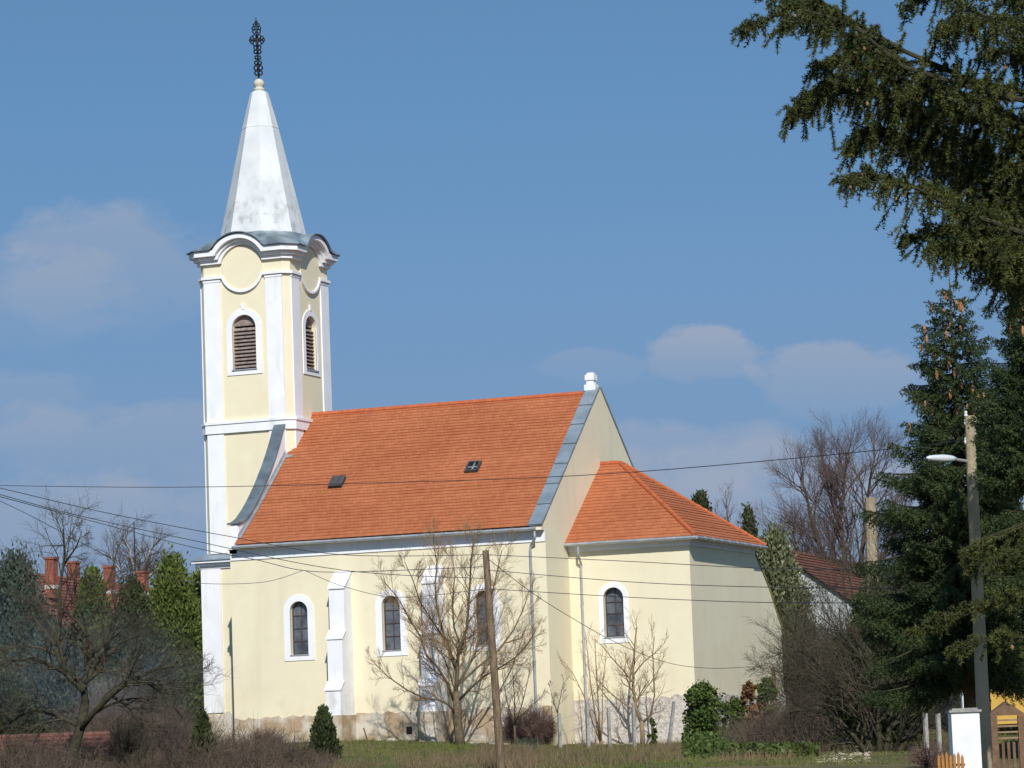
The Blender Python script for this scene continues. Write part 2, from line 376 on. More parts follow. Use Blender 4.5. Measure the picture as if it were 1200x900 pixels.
# --- nave walls
NW = [(3.29, .43, 3.64, 5.55), (7.72, .43, 3.64, 5.57), (12.08, .43, 3.66, 5.56)]
panel([(0, -1), (L, -1), (L, 8.46), (0, 8.46)], [arch(c, a, b, r) for c, r, a, b in NW], S, 0, .6, 'nave_wall', YEL, church)
def window(cx, r, z0, zs, y, sw=.3, dep=.26):
    w = panel(arch(cx, z0-.26, zs, r+sw, 18), [arch(cx, z0, zs, r, 18)], S, y-.035, y+.02, 'window', WHT, church)
    g = G(); g.prism(arch(cx, z0+.001, zs, r-.002, 18), S, y+dep, y+dep+.02); g.build('pane', GLS, w)
    b = G(); top = zs+r
    b.box((cx-.02, y+dep-.03, z0), (cx+.02, y+dep-.004, top-.02))
    b.box((cx-r+.002, y+dep-.035, z0+.002), (cx-r+.05, y+dep-.003, zs)); b.box((cx+r-.05, y+dep-.035, z0+.002), (cx+r-.002, y+dep-.003, zs))
    pa = [(cx+r*math.cos(math.pi*k/14)*.94, y+dep-.019, zs+r*math.sin(math.pi*k/14)*.94) for k in range(15)]
    b.tube(pa, .026, 5)
    for k in range(4):
        zz = z0+.03+k*(zs-z0)/3.4; b.box((cx-r+.05, y+dep-.032, zz-.018), (cx+r-.05, y+dep-.005, zz+.018))
    b.build('window_bars', MUN, w)
    s = G(); s.box((cx-r-.03, y-.06, z0-.05), (cx+r+.03, y+dep, z0-.004)); s.build('sill', GUT, w)
for c, r, a, b in NW: window(c, r, a, b, 0)
# plinth of the nave, 3 cm proud, jagged upper edge where the paint has come off
def plinth(x0, x1, y, ztop, m, name, zb=-1.2, amp=.05, dz=0):
    pts = [(x0, zb), (x1, zb)]; n = int((x1-x0)/.18)
    for k in range(n+1): pts.append((x1-(x1-x0)*k/n, ztop+dz*(1-k/n)+amp*math.sin(k*1.7)+random.uniform(-amp, amp)))
    g = G(); g.prism(pts, S, y-.025, y+.05); return g.build(name, m, church)
plinth(0, L, 0, .95, PLI, 'plinth')
g = G(); g.box((8.28, -.04, -.02), (8.55, .04, .3)); g.build('vent_opening', DRK, church)
# frieze under the eaves, soffit
g = G(); g.box((.03, -.05, 7.94), (L-.3, .3, 8.24)); g.box((.03, -.10, 8.24), (L-.3, .3, 8.44)); g.box((L-.3, -.05, 7.94), (L+.0, .0, 8.45)); g.build('frieze', WHT, church)
# east gable (parapet)
E_ = lambda x: (lambda u, v, d: (x+d, u, v))
cz = lambda y: 15.25-.85*abs(y-WN/2)
g = G(); g.prism([(.6, -1), (WN, -1), (WN, cz(WN)), (WN/2, cz(WN/2)), (.6, cz(.6)), ], E_(L), -.56, 0)
g.prism([(.03, 8.3), (.62, 8.3), (.62, cz(.62)), (.03, cz(.03))], E_(L), -.56, -.002); g.build('gable_wall', YEL, church)
g = G(); g.box((0, WN-.5, -1), (L-.62, WN, 8.46)); g.box((0, .6, -1), (.4, WN-.5, 9)); g.build('rear_wall', YEL, church)
def coping(side, m=ZNC):
    g = G(); n = 7; y0 = -.46 if side > 0 else WN+.46
    nrm = np.array([0, -.648*side, .762])
    for k in range(n):
        a, b = k/n, (k+1)/n-.004
        ya, yb = y0+(WN/2-y0)*a, y0+(WN/2-y0)*b
        p = [(L-.58, ya, cz(ya)), (L+.05, ya, cz(ya)), (L+.05, yb, cz(yb)), (L-.58, yb, cz(yb))]
        lift = .03+.035*(1-0)
        bot = [np.array(q)+nrm*.006 for q in p]; top = [np.array(q)+nrm*(lift+(.025 if i < 2 else 0)) for i, q in enumerate(p)]
        g.add(bot+top, [(0, 3, 2, 1), (4, 5, 6, 7), (0, 1, 5, 4), (1, 2, 6, 5), (2, 3, 7, 6), (3, 0, 4, 7)])
    g.build('gable_coping', m, church)
coping(1); coping(-1)
g = G(); g.prism([(-.40, 8.42), (.0, 8.42), (.0, cz(0)), (-.40, cz(-.40))], E_(L), -.56, -.003); g.build('kneeler', YEL, church)
# white pinnacle on the gable
g = G(); cx, cy = L-.36, WN/2-.05
g.box((cx-.26, cy-.24, 15.1), (cx+.26, cy+.24, 15.36)); g.box((cx-.17, cy-.17, 15.36), (cx+.17, cy+.17, 15.56)); g.box((cx-.22, cy-.22, 15.56), (cx+.22, cy+.22, 15.80)); g.box((cx-.15, cy-.15, 15.80), (cx+.15, cy+.15, 15.9))
g.build('pinnacle', WHT, church)
# --- nave roof, stepped tile courses
def tile_rows(g, A0, B0, A1, B1, rows, nrm, lip=.028, wob=0.0):
    A0, B0, A1, B1, nrm = [np.array(p, float) for p in (A0, B0, A1, B1, nrm)]
    for k in range(rows):
        a, b = k/rows, (k+1)/rows
        wk = random.uniform(-wob, wob)
        l0 = A0+(A1-A0)*a+nrm*(lip+wk); r0 = B0+(B1-B0)*a+nrm*(lip+wk); l1 = A0+(A1-A0)*b; r1 = B0+(B1-B0)*b
        lb = A0+(A1-A0)*a-nrm*.01; rb = B0+(B1-B0)*a-nrm*.01
        g.add([l0, r0, r1, l1], [(0, 1, 2, 3)]); g.add([lb, rb, r0, l0], [(0, 1, 2, 3)])
ez, ey = 8.62, -.42; rz = 15.0; slope = (rz-ez)/(WN/2-ey); nl = math.hypot(1, slope)
g = G(); nS = np.array([0, -slope/nl, 1/nl]); nN = np.array([0, slope/nl, 1/nl])
# slight kick at the eaves: two planes
ymid, zmid = 1.6, 10.12
def pl(y0, z0, y1, z1, side, rows):
    s = (z1-z0)/(y1-y0); q = math.hypot(1, s); nn = np.array([0, -s/q*side, 1/q])
    f = (lambda y: y) if side > 0 else (lambda y: WN-y)
    tile_rows(g, (.42, f(y0), z0), (L-.54, f(y0), z0), (.42, f(y1), z1), (L-.54, f(y1), z1), rows, nn, .028, .009)
for sd_ in (1, -1):
    pl(ey, ez, ymid, zmid, sd_, 10); pl(ymid, zmid, WN/2, rz, sd_, 33)
nroof = g.build('nave_roof', TIX, church, fix=False)
g = G(); g.box((.42, ey+.03, 8.47), (L-.54, .0, 8.55)); g.build('soffit', WHT, nroof)
g = G(); n = 36
for k in range(n):
    x0 = .8+(L-.7-.8)*k/n; x1 = .8+(L-.7-.8)*(k+1)/n+.04
    g.tube([(x0, WN/2, rz+.0), (x1, WN/2, rz-.01)], [.135, .115], 8)
g.build('ridge_cap', RID, nroof)
# gutter & downpipes
def gutter(p0, p1, nm='gutter'):
    p0, p1 = np.array(p0, float), np.array(p1, float); g = G(); g.tube([p0, p1], .075, 8)
    n = int(np.linalg.norm(p1-p0)/1.0)
    for k in range(1, n):
        c = p0+(p1-p0)*k/n; d = unit(p1-p0); g.tube([c-d*.02, c+d*.02], .09, 8)
    return g.build(nm, GUT, church)
gutter((.35, ey-.06, 8.50), (L-.25, ey-.06, 8.48))
def pipe(pts, r=.055):
    g = G(); g.tube(pts, r, 8); a, b = np.array(pts[-2], float), np.array(pts[-1], float)
    for k in range(1, 5):
        c = a+(b-a)*k/5; g.tube([c-(0, 0, .03), c+(0, 0, .03)], r*1.35, 8)
    g.build('downpipe', GUT, church)
pipe([(14.72, -.42, 8.42), (14.72, -.42, 8.15), (14.7, -.36, 8.05), (14.42, -.14, 7.80), (14.38, -.12, 7.65), (14.38, -.12, -.3)])
# roof hatches
for hx, hy, opn in ((3.98, 3.0, 0), (10.45, 3.35, 1)):
    z = zmid+(hy-ymid)*(rz-zmid)/(WN/2-ymid); s_ = (rz-zmid)/(WN/2-ymid); q = math.hypot(1, s_)
    ty = np.array([0, 1/q, s_/q]); nn = np.array([0, -s_/q, 1/q]); c = np.array([hx, hy, z]); X = np.array([1, 0, 0])
    def slab(g, a0, a1, b0, b1, h0, h1, k=0):
        vs = [c+X*a+ty*b+nn*(h+(k if b == b1 else 0)) for h in (h0, h1) for a, b in ((a0, b0), (a1, b0), (a1, b1), (a0, b1))]
        g.add(vs, [(0, 3, 2, 1), (4, 5, 6, 7), (0, 1, 5, 4), (1, 2, 6, 5), (2, 3, 7, 6), (3, 0, 4, 7)])
    g = G()
    for a0, a1, b0, b1 in ((-.31, .31, -.36, -.28), (-.31, .31, .28, .36), (-.31, -.24, -.28, .28), (.24, .31, -.28, .28)): slab(g, a0, a1, b0, b1, -.02, .16)
    hf = g.build('roof_hatch', OLDH, church)
    g = G(); slab(g, -.24, .24, -.28, .28, .02, .05)
    g.build('hatch_glass', DRK if opn else ZND, hf)
    if not opn:
        g = G(); slab(g, -.33, .33, -.38, .38, .165, .19); g.build('hatch_lid', OLDH, hf)
    else:
        g = G(); slab(g, -.24, .24, -.04, .02, .06, .09); slab(g, -.02, .04, -.28, .28, .055, .1); g.build('hatch_bar', GUT, hf)
# west gable with swept coping
cv = [(-.12, 9.56), (.3, 9.64), (.74, 9.82), (1.3, 10.2), (2.0, 10.78), (2.7, 11.45), (3.4, 12.22), (4.0, 12.98), (4.4, 13.55), (4.75, 14.12), (5.04, 14.45)]
g = G(); g.prism([(0, 8.5), (0, 9.5)] + [(y, z-.05) for y, z in cv[1:]] + [(5.04, 8.5)], lambda u, v, d: (d, u, v), .02, .46)
g.box((-.02, -.06, 8.62), (.44, -.001, 9.5)); g.box((-.08, -.16, 8.42), (.5, -.002, 8.62)); g.box((-.02, -.1, 8.2), (.4, -.052, 8.42))
g.build('west_gable_wall', WHT, church)
cn = [(WN-y, z) for y, z in cv]
g = G(); g.prism([(WN, 8.5), (WN, 9.5)] + [(y, z-.05) for y, z in cn[1:]] + [(WN-5.04, 8.5)], lambda u, v, d: (d, u, v), .02, .46)
g.build('west_gable_wall', WHT, church)
for cc in (cv, cn):
    g = G()
    for i in range(len(cc)-1):
        (ya, za), (yb, zb) = cc[i], cc[i+1]; st = .012 if i % 3 == 2 else 0
        g.add([(-.06, ya, za-.03), (.52, ya, za-.03), (.52, yb, zb-.03), (-.06, yb, zb-.03), (-.06, ya, za+.04), (.52, ya, za+.04), (.52, yb, zb+.04+st), (-.06, yb, zb+.04+st)],
              [(0, 3, 2, 1), (4, 5, 6, 7), (0, 1, 5, 4), (1, 2, 6, 5), (2, 3, 7, 6), (3, 0, 4, 7)])
    g.build('west_coping', ZND, church)
g = G()   # pale flashing between parapet and tiles
for i in range(len(cv)-1):
    (ya, za), (yb, zb) = cv[i], cv[i+1]
    rf = lambda y: (ez+(y-ey)*(zmid-ez)/(ymid-ey)) if y < ymid else zmid+(y-ymid)*(rz-zmid)/(WN/2-ymid)
    g.add([(.465, ya, rf(ya)+.05), (.60, ya, rf(ya)+.06), (.60, yb, rf(yb)+.06), (.465, yb, rf(yb)+.05), (.465, ya, rf(ya)+.22), (.465, yb, rf(yb)+.22)], [(0, 1, 2, 3), (0, 3, 5, 4)])
g.box((.47, 4.75, 12.85), (.95, 5.05, 12.95))
g.build('flashing', GUT, church)
# buttresses on the long wall
def buttress(xc0, w_=.72):
    prof = [(.05, -1), (-1.45, -1), (-1.45, 2.0), (-1.12, 2.32), (-1.12, 4.22), (-.80, 4.54), (-.80, 6.42), (.05, 7.12)]
    f = lambda u, v, d: (d, u, v)
    top = [(a, b) for a, b in prof if b > 0]
    g = G(); g.prism([(.05, .9), (-1.45, .9)] + prof[2:], f, xc0, xc0+w_); b = g.build('buttress', WHT, church)
    g = G(); g.prism([(.05, -1), (-1.49, -1), (-1.49, .9), (.05, .9)], f, xc0-.04, xc0+w_+.04); g.build('buttress_plinth', PLI, b)
    for (a, za), (c, zc_) in (((-1.50, 1.96), (-1.10, 2.34)), ((-1.17, 4.18), (-.78, 4.56)), ((-.86, 6.38), (-.0, 7.14))):
        g = G(); g.prism([(a, za), (c, zc_), (c, zc_+.06), (a, za+.06)], f, xc0-.05, xc0+w_+.05); g.build('buttress_cap', WHT, b)
buttress(5.14); buttress(9.55)

# --- chancel
X0, X1, Y0, Y1 = L, 20.58, 2.71, 11.6
panel([(X0, -1.4), (X1, -1.4), (X1, 7.82), (X0, 7.82)], [arch(17.03, 3.82, 5.5, .46)], S, Y0, Y0+.5, 'chancel_wall', YEL, church)
window(17.03, .46, 3.82, 5.5, Y0, .22)
g = G(); g.prism([(Y0+.5, -1.4), (Y1, -1.4), (Y1, 7.82), (Y0+.5, 7.82)], E_(X1), -.5, 0); g.box((X0, Y1-.5, -1.4), (X1-.5, Y1, 7.8)); g.build('chancel_rear_wall', YEL, church)
g = G(); pf = [(Y1, -1.4), (15.45, -1.4), (15.5, 4.3), (13.85, 6.1), (Y1+.2, 7.75), (Y1, 7.75)]
g.prism(pf, E_(X1), -.7, -.05); g.build('corner_buttress', YEL, church)
g = G()
for (a, za), (c, zc_) in (((15.55, 4.28), (13.85, 6.12)), ((13.85, 6.12), (Y1+.1, 7.86))):
    g.prism([(a, za), (c, zc_), (c, zc_+.09), (a, za+.09)], E_(X1), -.78, .0)
g.build('buttress_coping', mat('mossy_cap', (.36, .33, .12), (.22, .24, .09), 3, .9), church)
plinth(X0, X1, Y0, 1.18, STO, 'chancel_plinth', -1.5, .06)
g = G(); pts = [(Y0+.01, -1.5), (15.48, -1.5)]
for k in range(50): pts.append((15.48-(15.48-Y0-.01)*k/49, 1.2+random.uniform(-.06, .06)))
g.prism(pts, E_(X1), -.02, .028); g.build('east_plinth', STO, church)
g = G(); g.box((X0, Y0-.07, 7.58), (X1+.07, Y0+.1, 7.72)); g.box((X0, Y0-.16, 7.72), (X1+.16, Y0+.1, 7.86))
g.box((X1-.1, Y0+.1, 7.58), (X1+.07, Y1+.07, 7.72)); g.box((X1-.1, Y0+.1, 7.72), (X1+.16, Y1+.1, 7.86)); g.build('chancel_cornice', WHT, church)
ov = .45; yc = (Y0+Y1)/2; ap = 15.98; ze, zr2 = 7.95, 11.72
g = G(); c1 = (X1+ov, Y0-ov, ze); a1 = (ap, yc, zr2); s = (zr2-ze)/(yc-Y0+ov); q = math.hypot(1, s)
tile_rows(g, (X0, Y0-ov, ze), c1, (X0, yc, zr2), a1, 25, (0, -s/q, 1/q), .028, .008)
tile_rows(g, (X1+ov, Y1+ov, ze), (X0, Y1+ov, ze), a1, (X0, yc, zr2), 25, (0, s/q, 1/q), .028, .008)
croof = g.build('chancel_roof', TIC, church, fix=False)
g = G(); s2 = (zr2-ze)/(X1+ov-ap); q = math.hypot(1, s2)
tile_rows(g, c1, (X1+ov, Y1+ov, ze), a1, a1, 25, (s2/q, 0, 1/q), .028, .008); g.build('east_slope', TIY, croof, fix=False)
g = G()
for A, B in (((X0, yc, zr2), a1), (c1, a1), ((X1+ov, Y1+ov, ze), a1)):
    A, B = np.array(A, float), np.array(B, float); n = int(np.linalg.norm(B-A)/.35)
    for k in range(n): g.tube([A+(B-A)*k/n+(0, 0, .03), A+(B-A)*min((k+1.08)/n, 1)+(0, 0, .015)], [.12, .10], 8)
g.build('ridge_cap', RID, croof)
g = G(); g.box((X0, Y0-ov+.03, 7.865), (X1+ov-.03, Y0+.1, 7.92)); g.box((X1-.1, Y0+.1, 7.865), (X1+ov-.03, Y1+ov, 7.92)); g.build('soffit', WHT, croof)
gutter((X0+.02, Y0-ov-.06, 7.88), (X1+ov+.05, Y0-ov-.06, 7.87)); gutter((X1+ov+.06, Y0-ov-.03, 7.87), (X1+ov+.06, Y1+ov, 7.87))
pipe([(15.68, Y0-ov-.05, 7.8), (15.68, Y0-ov-.05, 7.45), (15.66, Y0-.13, 7.0), (15.64, Y0-.13, 6.85), (15.64, Y0-.13, -.7)])

# --- tower
TX, TY, H, C_ = -1.52, 7.39, 2.3, .28
def octo(p=0., h=H, c=C_):
    """chamfered square plan, counter clockwise, offset outwards by p"""
    a = h-c+.414*p; b = h+p
    return [(TX-a, TY-b), (TX+a, TY-b), (TX+b, TY-a), (TX+b, TY+a), (TX+a, TY+b), (TX-a, TY+b), (TX-b, TY+a), (TX-b, TY-a)]
PL = lambda u, v, d: (u, v, d)
SIDES = [lambda u, v, d: (TX+u, TY-H-d, v), lambda u, v, d: (TX+H+d, TY+u, v), lambda u, v, d: (TX-u, TY+H+d, v), lambda u, v, d: (TX-H-d, TY-u, v)]
tower = None
def tower_shaft():
    # solid shaft, hollowed behind the four belfry windows with dark niches made by panels
    g = G(); g.prism(octo(), PL, 8.0, 16.4)
    # core behind the panels between 16.4 and 20.4
    g.prism(octo(-.45), PL, 16.4, 20.4)
    g.prism(octo(), PL, 20.4, 22.78)
    g.box((-4.0, 5.03, -1), (.78, 9.85, 8.05))
    t = g.build('tower_wall', YEL, church)
    return t
tower = tower_shaft()
ZD = 21.83
for i, fn in enumerate(SIDES):
    panel([(-(H-C_), 16.4), (H-C_, 16.4), (H-C_, 20.4), (-(H-C_), 20.4)], [arch(0, 17.12, 19.04, .61)], fn, 0, -.42, 'belfry_wall', YEL, tower)
for sx in (1, -1):
    for sy in (1, -1):
        g = G()
        p = [(TX+sx*(H-C_), TY+sy*H), (TX+sx*H, TY+sy*(H-C_)), (TX+sx*(H-.44), TY+sy*(H-C_)), (TX+sx*(H-C_), TY+sy*(H-.44))]
        g.prism(p, PL, 16.4, 20.4); g.build('belfry_corner', YEL, tower)
for i, fn in enumerate(SIDES):
    w_ = panel(arch(0, 16.86, 19.04, .90, 18) , [arch(0, 17.12, 19.04, .61, 18)], fn, .045, -.02, 'belfry_window', WHT, church)
    g = G()
    g.prism([(-.07, 19.9), (.07, 19.9), (.12, 20.16), (-.12, 20.16)], fn, -.02, .07); g.build('keystone', WHT, w_)
    g = G()
    for k in range(11):
        z = 17.2+k*.172
        g.add([fn(u, z+dz, d) for u, dz, d in ((-.6, 0, -.12), (.6, 0, -.12), (.6, .13, -.26), (-.6, .13, -.26), (-.6, .025, -.11), (.6, .025, -.11), (.6, .155, -.25), (-.6, .155, -.25))],
              [(0, 3, 2, 1), (4, 5, 6, 7), (0, 1, 5, 4), (1, 2, 6, 5), (2, 3, 7, 6), (3, 0, 4, 7)])
    g.prism([(-.6, 19.16), (.6, 19.16)]+[(.6*math.cos(a*math.pi/10), 19.16+.48*math.sin(a*math.pi/10)) for a in range(11)][1:-1], fn, -.24, -.2)
    g.build('louvre', LOU, w_)
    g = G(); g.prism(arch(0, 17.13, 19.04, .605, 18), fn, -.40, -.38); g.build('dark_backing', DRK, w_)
    g = G(); g.prism([(-.64, 17.06), (.64, 17.06), (.64, 17.12), (-.64, 17.12)], fn, -.1, .09); g.build('sill', GUT, w_)
# pilasters
g = G()
for fn in SIDES:
    for s_ in (-1, 1):
        a, b = sorted((s_*(H-C_-.01), s_*1.17))
        for z0, z1 in ((14.72, 21.35), (8.66, 14.18)):
            g.prism([(a, z0), (b, z0), (b, z1), (a, z1)], fn, -.05, .06)
        g.prism([(a-.03, 21.28), (b+.03, 21.28), (b+.03, 21.4), (a-.03, 21.4)], fn, -.05, .085)
g.build('pilaster', WHT, tower)
g = G(); g.box((-4.0, 4.97, 1.35), (-3.02, 5.1, 8.0)); g.box((-4.06, 5.03, 1.35), (-3.9, 6.0, 8.0)); g.box((-4.06, 8.9, 1.35), (-3.9, 9.85, 8.0)); g.build('lower_pilaster', WHT, tower)
# string course
g = G(); g.prism(octo(.12), PL, 14.2, 14.62); g.prism(octo(.17), PL, 14.62, 14.74); g.build('string_course', WHT, tower)
# cornice at eaves height of the nave
g = G()
for (p, z0, z1) in ((.08, 7.98, 8.12), (.22, 8.12, 8.24), (.36, 8.24, 8.34)):
    g.box((-4.0-p, 5.03-p, z0), (-.005, 9.85+p, z1))
g.build('lower_cornice', WHT, tower)
g = G(); a = (-4.40, 4.63, 8.342); 
g.add([(-4.42, 4.61, 8.345), (-.01, 4.61, 8.345), (-.01, 10.27, 8.345), (-4.42, 10.27, 8.345), (-4.42, 4.61, 8.385), (-.01, 4.61, 8.385), (-.01, 10.27, 8.385), (-4.42, 10.27, 8.385), (-3.72, 5.2, 8.70), (-.01, 5.2, 8.70), (-.01, 9.6, 8.7), (-3.72, 9.6, 8.70)],
      [(0, 1, 5, 4), (3, 0, 4, 7), (1, 2, 6, 5), (2, 3, 7, 6), (4, 5, 9, 8), (7, 4, 8, 11), (5, 6, 10, 9), (6, 7, 11, 10), (8, 9, 10, 11), (0, 3, 2, 1)])
g.build('cornice_roof', ZNC, tower)
plinth(-4.0, .0, 5.03, 1.3, PLI, 'tower_plinth', -1.2, .08)
g = G(); g.box((-4.05, 5.0, -1.2), (-3.95, 9.85, 1.3)); g.build('west_plinth', PLI, tower)
# round panels, rings, small cornice
for fn in SIDES:
    g = G(); n = 36
    g.prism([(1.02*math.cos(2*math.pi*k/n), ZD+1.02*math.sin(2*math.pi*k/n)) for k in range(n)], fn, -.02, .07)
    th = [math.pi*k/24 for k in range(25)]
    g.prism([(1.60*math.cos(a), ZD+1.60*math.sin(a)) for a in th]+[(-1.6, ZD-.1), (1.6, ZD-.1)], fn, -.35, -.004)
    g.build('round_panel', YEL, tower)
    g = G(); th = [math.pi+R(14)+(math.pi-R(28))*k/20 for k in range(21)]
    for i in range(20):
        a, b = th[i], th[i+1]
        g.prism([(1.02*math.cos(a), ZD+1.02*math.sin(a)), (1.02*math.cos(b), ZD+1.02*math.sin(b)), (1.13*math.cos(b), ZD+1.13*math.sin(b)), (1.13*math.cos(a), ZD+1.13*math.sin(a))], fn, -.01, .13)
    g.build('panel_ring', WHT, tower)
def cornice_layer(g, z0, z1, r0, r1, p):
    for fn in SIDES:
        # arch over the round panel; straight runs end on it
        m0 = z0-ZD; m1 = z1-ZD
        t0 = math.asin(m0/r0); t1 = math.asin(min(m1/r1, .99)); n = 20
        inner = [(r0*math.cos(t0+(math.pi-2*t0)*k/n), ZD+r0*math.sin(t0+(math.pi-2*t0)*k/n)) for k in range(n+1)]
        outer = [(r1*math.cos(t1+(math.pi-2*t1)*k/n), ZD+r1*math.sin(t1+(math.pi-2*t1)*k/n)) for k in range(n+1)]
        e = H-C_
        for k in range(n):
            g.prism([inner[k], inner[k+1], outer[k+1], outer[k]], fn, -.02, p)
        g.prism([inner[0], outer[0], (e, z1), (e, z0)], fn, -.02, p); g.prism([inner[-1], outer[-1], (-e, z1), (-e, z0)], fn, -.02, p)
    for sx in (1, -1):
        for sy in (1, -1):
            a = H-C_
            pp = [(a, H-.02), (a, H+p), (a+.414*p, H+p), (H+p, a+.414*p), (H+p, a), (H-.02, a)]
            g.prism([(TX+sx*u, TY+sy*v) for u, v in pp], PL, z0, z1)
# the thin cornice only runs beside the round panel: drop its arch
LOC = lambda sx, sy: (lambda u, v, d: (TX+sx*u, TY+sy*v, d))
for sx in (1, -1):
    for sy in (1, -1):
        a = H-C_; p = .15; g = G()
        pp = [(1.06, H-.02), (1.06, H+p), (a+.414*p, H+p), (H+p, a+.414*p), (H+p, 1.06), (H-.02, 1.06), (H-.02, a-.02), (a-.02, H-.02)]
        g.prism(pp, LOC(sx, sy), 21.42, 21.54); g.build('thin_cornice', WHT, tower)
for z0, z1, r0, r1, p in ((22.12, 22.30, 1.10, 1.24, .16), (22.30, 22.46, 1.24, 1.36, .30), (22.46, 22.72, 1.36, 1.58, .50)):
    g = G(); cornice_layer(g, z0, z1, r0, r1, p); g.build('cornice', WHT, tower)
# metal apron roof with four eyebrows
trf = G()
e_ = H-C_+.414*.62; ri = 1.95; hi_ = ri*math.tan(R(22.5))
def vz(u, zz):
    return max(zz, ZD+math.sqrt(max(1.665**2-u*u, 0)) if abs(u) < 1.66 else zz)
for fn in SIDES:
    nu, nv_ = 48, 14; top = []; 
    for lift in (0, -.045):
        rows_ = []
        for j in range(nv_+1):
            t = j/nv_; rowp = []
            for i in range(nu+1):
                k = -1+2*i/nu; u = k*(e_+(hi_-e_)*t); dd = .62+(ri-H-.62)*t
                z = vz(u, 22.77+.80*t)+lift
                if lift: z = min(z, 22.77+.8*t+lift) if abs(u) > 1.66 else z
                rowp.append(fn(u, z, dd))
            rows_.append(rowp)
        o0 = len(trf.v); W_ = nu+1
        for rp in rows_: trf.v.extend(rp)
        for j in range(nv_ if not lift else 3):
            for i in range(nu): trf.f.append((o0+j*W_+i, o0+j*W_+i+1, o0+(j+1)*W_+i+1, o0+(j+1)*W_+i))
        top.append(o0)
    for i in range(nu): trf.f.append((top[0]+i, top[0]+i+1, top[1]+i+1, top[1]+i))
for sx in (1, -1):
    for sy in (1, -1):
        A1 = (TX+sx*e_, TY+sy*(H+.62), 22.77); B1 = (TX+sx*(H+.62), TY+sy*e_, 22.77); A2 = (TX+sx*hi_, TY+sy*ri, 23.57); B2 = (TX+sx*ri, TY+sy*hi_, 23.57)
        lo_ = lambda p: (p[0], p[1], p[2]-.045)
        trf.add([A1, B1, B2, A2, lo_(A1), lo_(B1)], [(0, 1, 2, 3), (0, 4, 5, 1)])
aproof = trf.build('tower_roof', mat('patchy_zinc', (.13, .17, .19), (.30, .37, .40), 1.1, .45, .08, 6, metal=.3, spec=.5, lo=.4, hi=.6), church, fix=False)
# spire
def ngon(r, z, n=8): return [(TX+r/math.cos(math.pi/n)*math.cos(R(-112.5)+2*math.pi*k/n), TY+r/math.cos(math.pi/n)*math.sin(R(-112.5)+2*math.pi*k/n), z) for k in range(n)]
g = G(); prev = None; rings = [(1.98, 23.1), (.80, 28.75), (.815, 28.76), (.79, 28.82), (.40, 30.45), (.30, 30.55)]
for r, z in rings: g.v += ngon(r, z)
for i in range(len(rings)-1):
    g.f += [(i*8+k, i*8+(k+1) % 8, (i+1)*8+(k+1) % 8, (i+1)*8+k) for k in range(8)]
g.f.append(tuple(range(len(g.v)-8, len(g.v)))); spire = g.build('spire', SPI, church)
g = G(); g.lathe((TX, TY, 30.5), [(.2, 0), (.24, .08), (.26, .12), (.26, .2), (.17, .24), (.22, .3), (.26, .4), (.25, .52), (.16, .62), (.05, .67)], 16); g.build('finial', mat('old_finial', (.62, .58, .48), (.5, .46, .36), 6, .7), church, smooth=True)
# ornate cross
g = G(); cz0 = 31.1; cx, cy = TX, TY
def V3(u, z, d=0): u *= .8; return (cx-.02*(z-cz0)-.03*(z-cz0)*0+u*.93-d*.37, cy+u*.37+d*.93, z)
g.tube([V3(0, cz0), V3(0, cz0+3.05)], [.055, .02], 6)
def ring(u, z, r, t=.03): g.tube([V3(u+r*math.cos(a*math.pi/6), z+r*math.sin(a*math.pi/6)) for a in range(13)], t, 4)
def ring2(d, z, r, t=.03): g.tube([V3(0, z+r*math.sin(a*math.pi/6), d+r*math.cos(a*math.pi/6)) for a in range(13)], t, 4)
for z, r, o in ((.35, .10, .12), (.6, .11, .14), (.85, .09, .11), (1.1, .08, .09), (1.38, .09, .12)):
    for s_ in (-1, 1): ring(s_*o, cz0+z, r, .035); ring2(s_*o, cz0+z, r, .03)
zc_ = cz0+1.95
g.tube([V3(-.36, zc_), V3(.36, zc_)], .045, 6)
for s_ in (-1, 1):
    ring(s_*.30, zc_+.09, .085); ring(s_*.30, zc_-.09, .085); ring(s_*.38, zc_, .07); ring(s_*.14, zc_+.16, .10); ring(s_*.14, zc_-.17, .11)
    ring(s_*.13, zc_+.42, .10); ring(s_*.17, zc_+.56, .085); ring(s_*.11, zc_+.72, .07); ring(s_*.12, zc_-.38, .09)
    ring2(s_*.12, zc_+.25, .09); ring2(s_*.1, zc_-.25, .09)
ring(0, zc_+.86, .06); g.build('wrought_cross', IRN, church)
# ground strip along the wall: pale broken apron stones
g = G()
for k in range(60):
    x = random.uniform(0, 20); yy = -.35-random.random()*.5 if x < 15 else 2.3-random.random()*.5
    s_ = random.uniform(.1, .28); z = ground(x, yy)
    g.lathe((x, yy, z-.05), [(s_, 0), (s_*.9, s_*.35), (s_*.4, s_*.5)], 7)
g.build('rubble', STO, kind='stuff', label='pale broken stones lying along the foot of the church wall', cat='rubble')

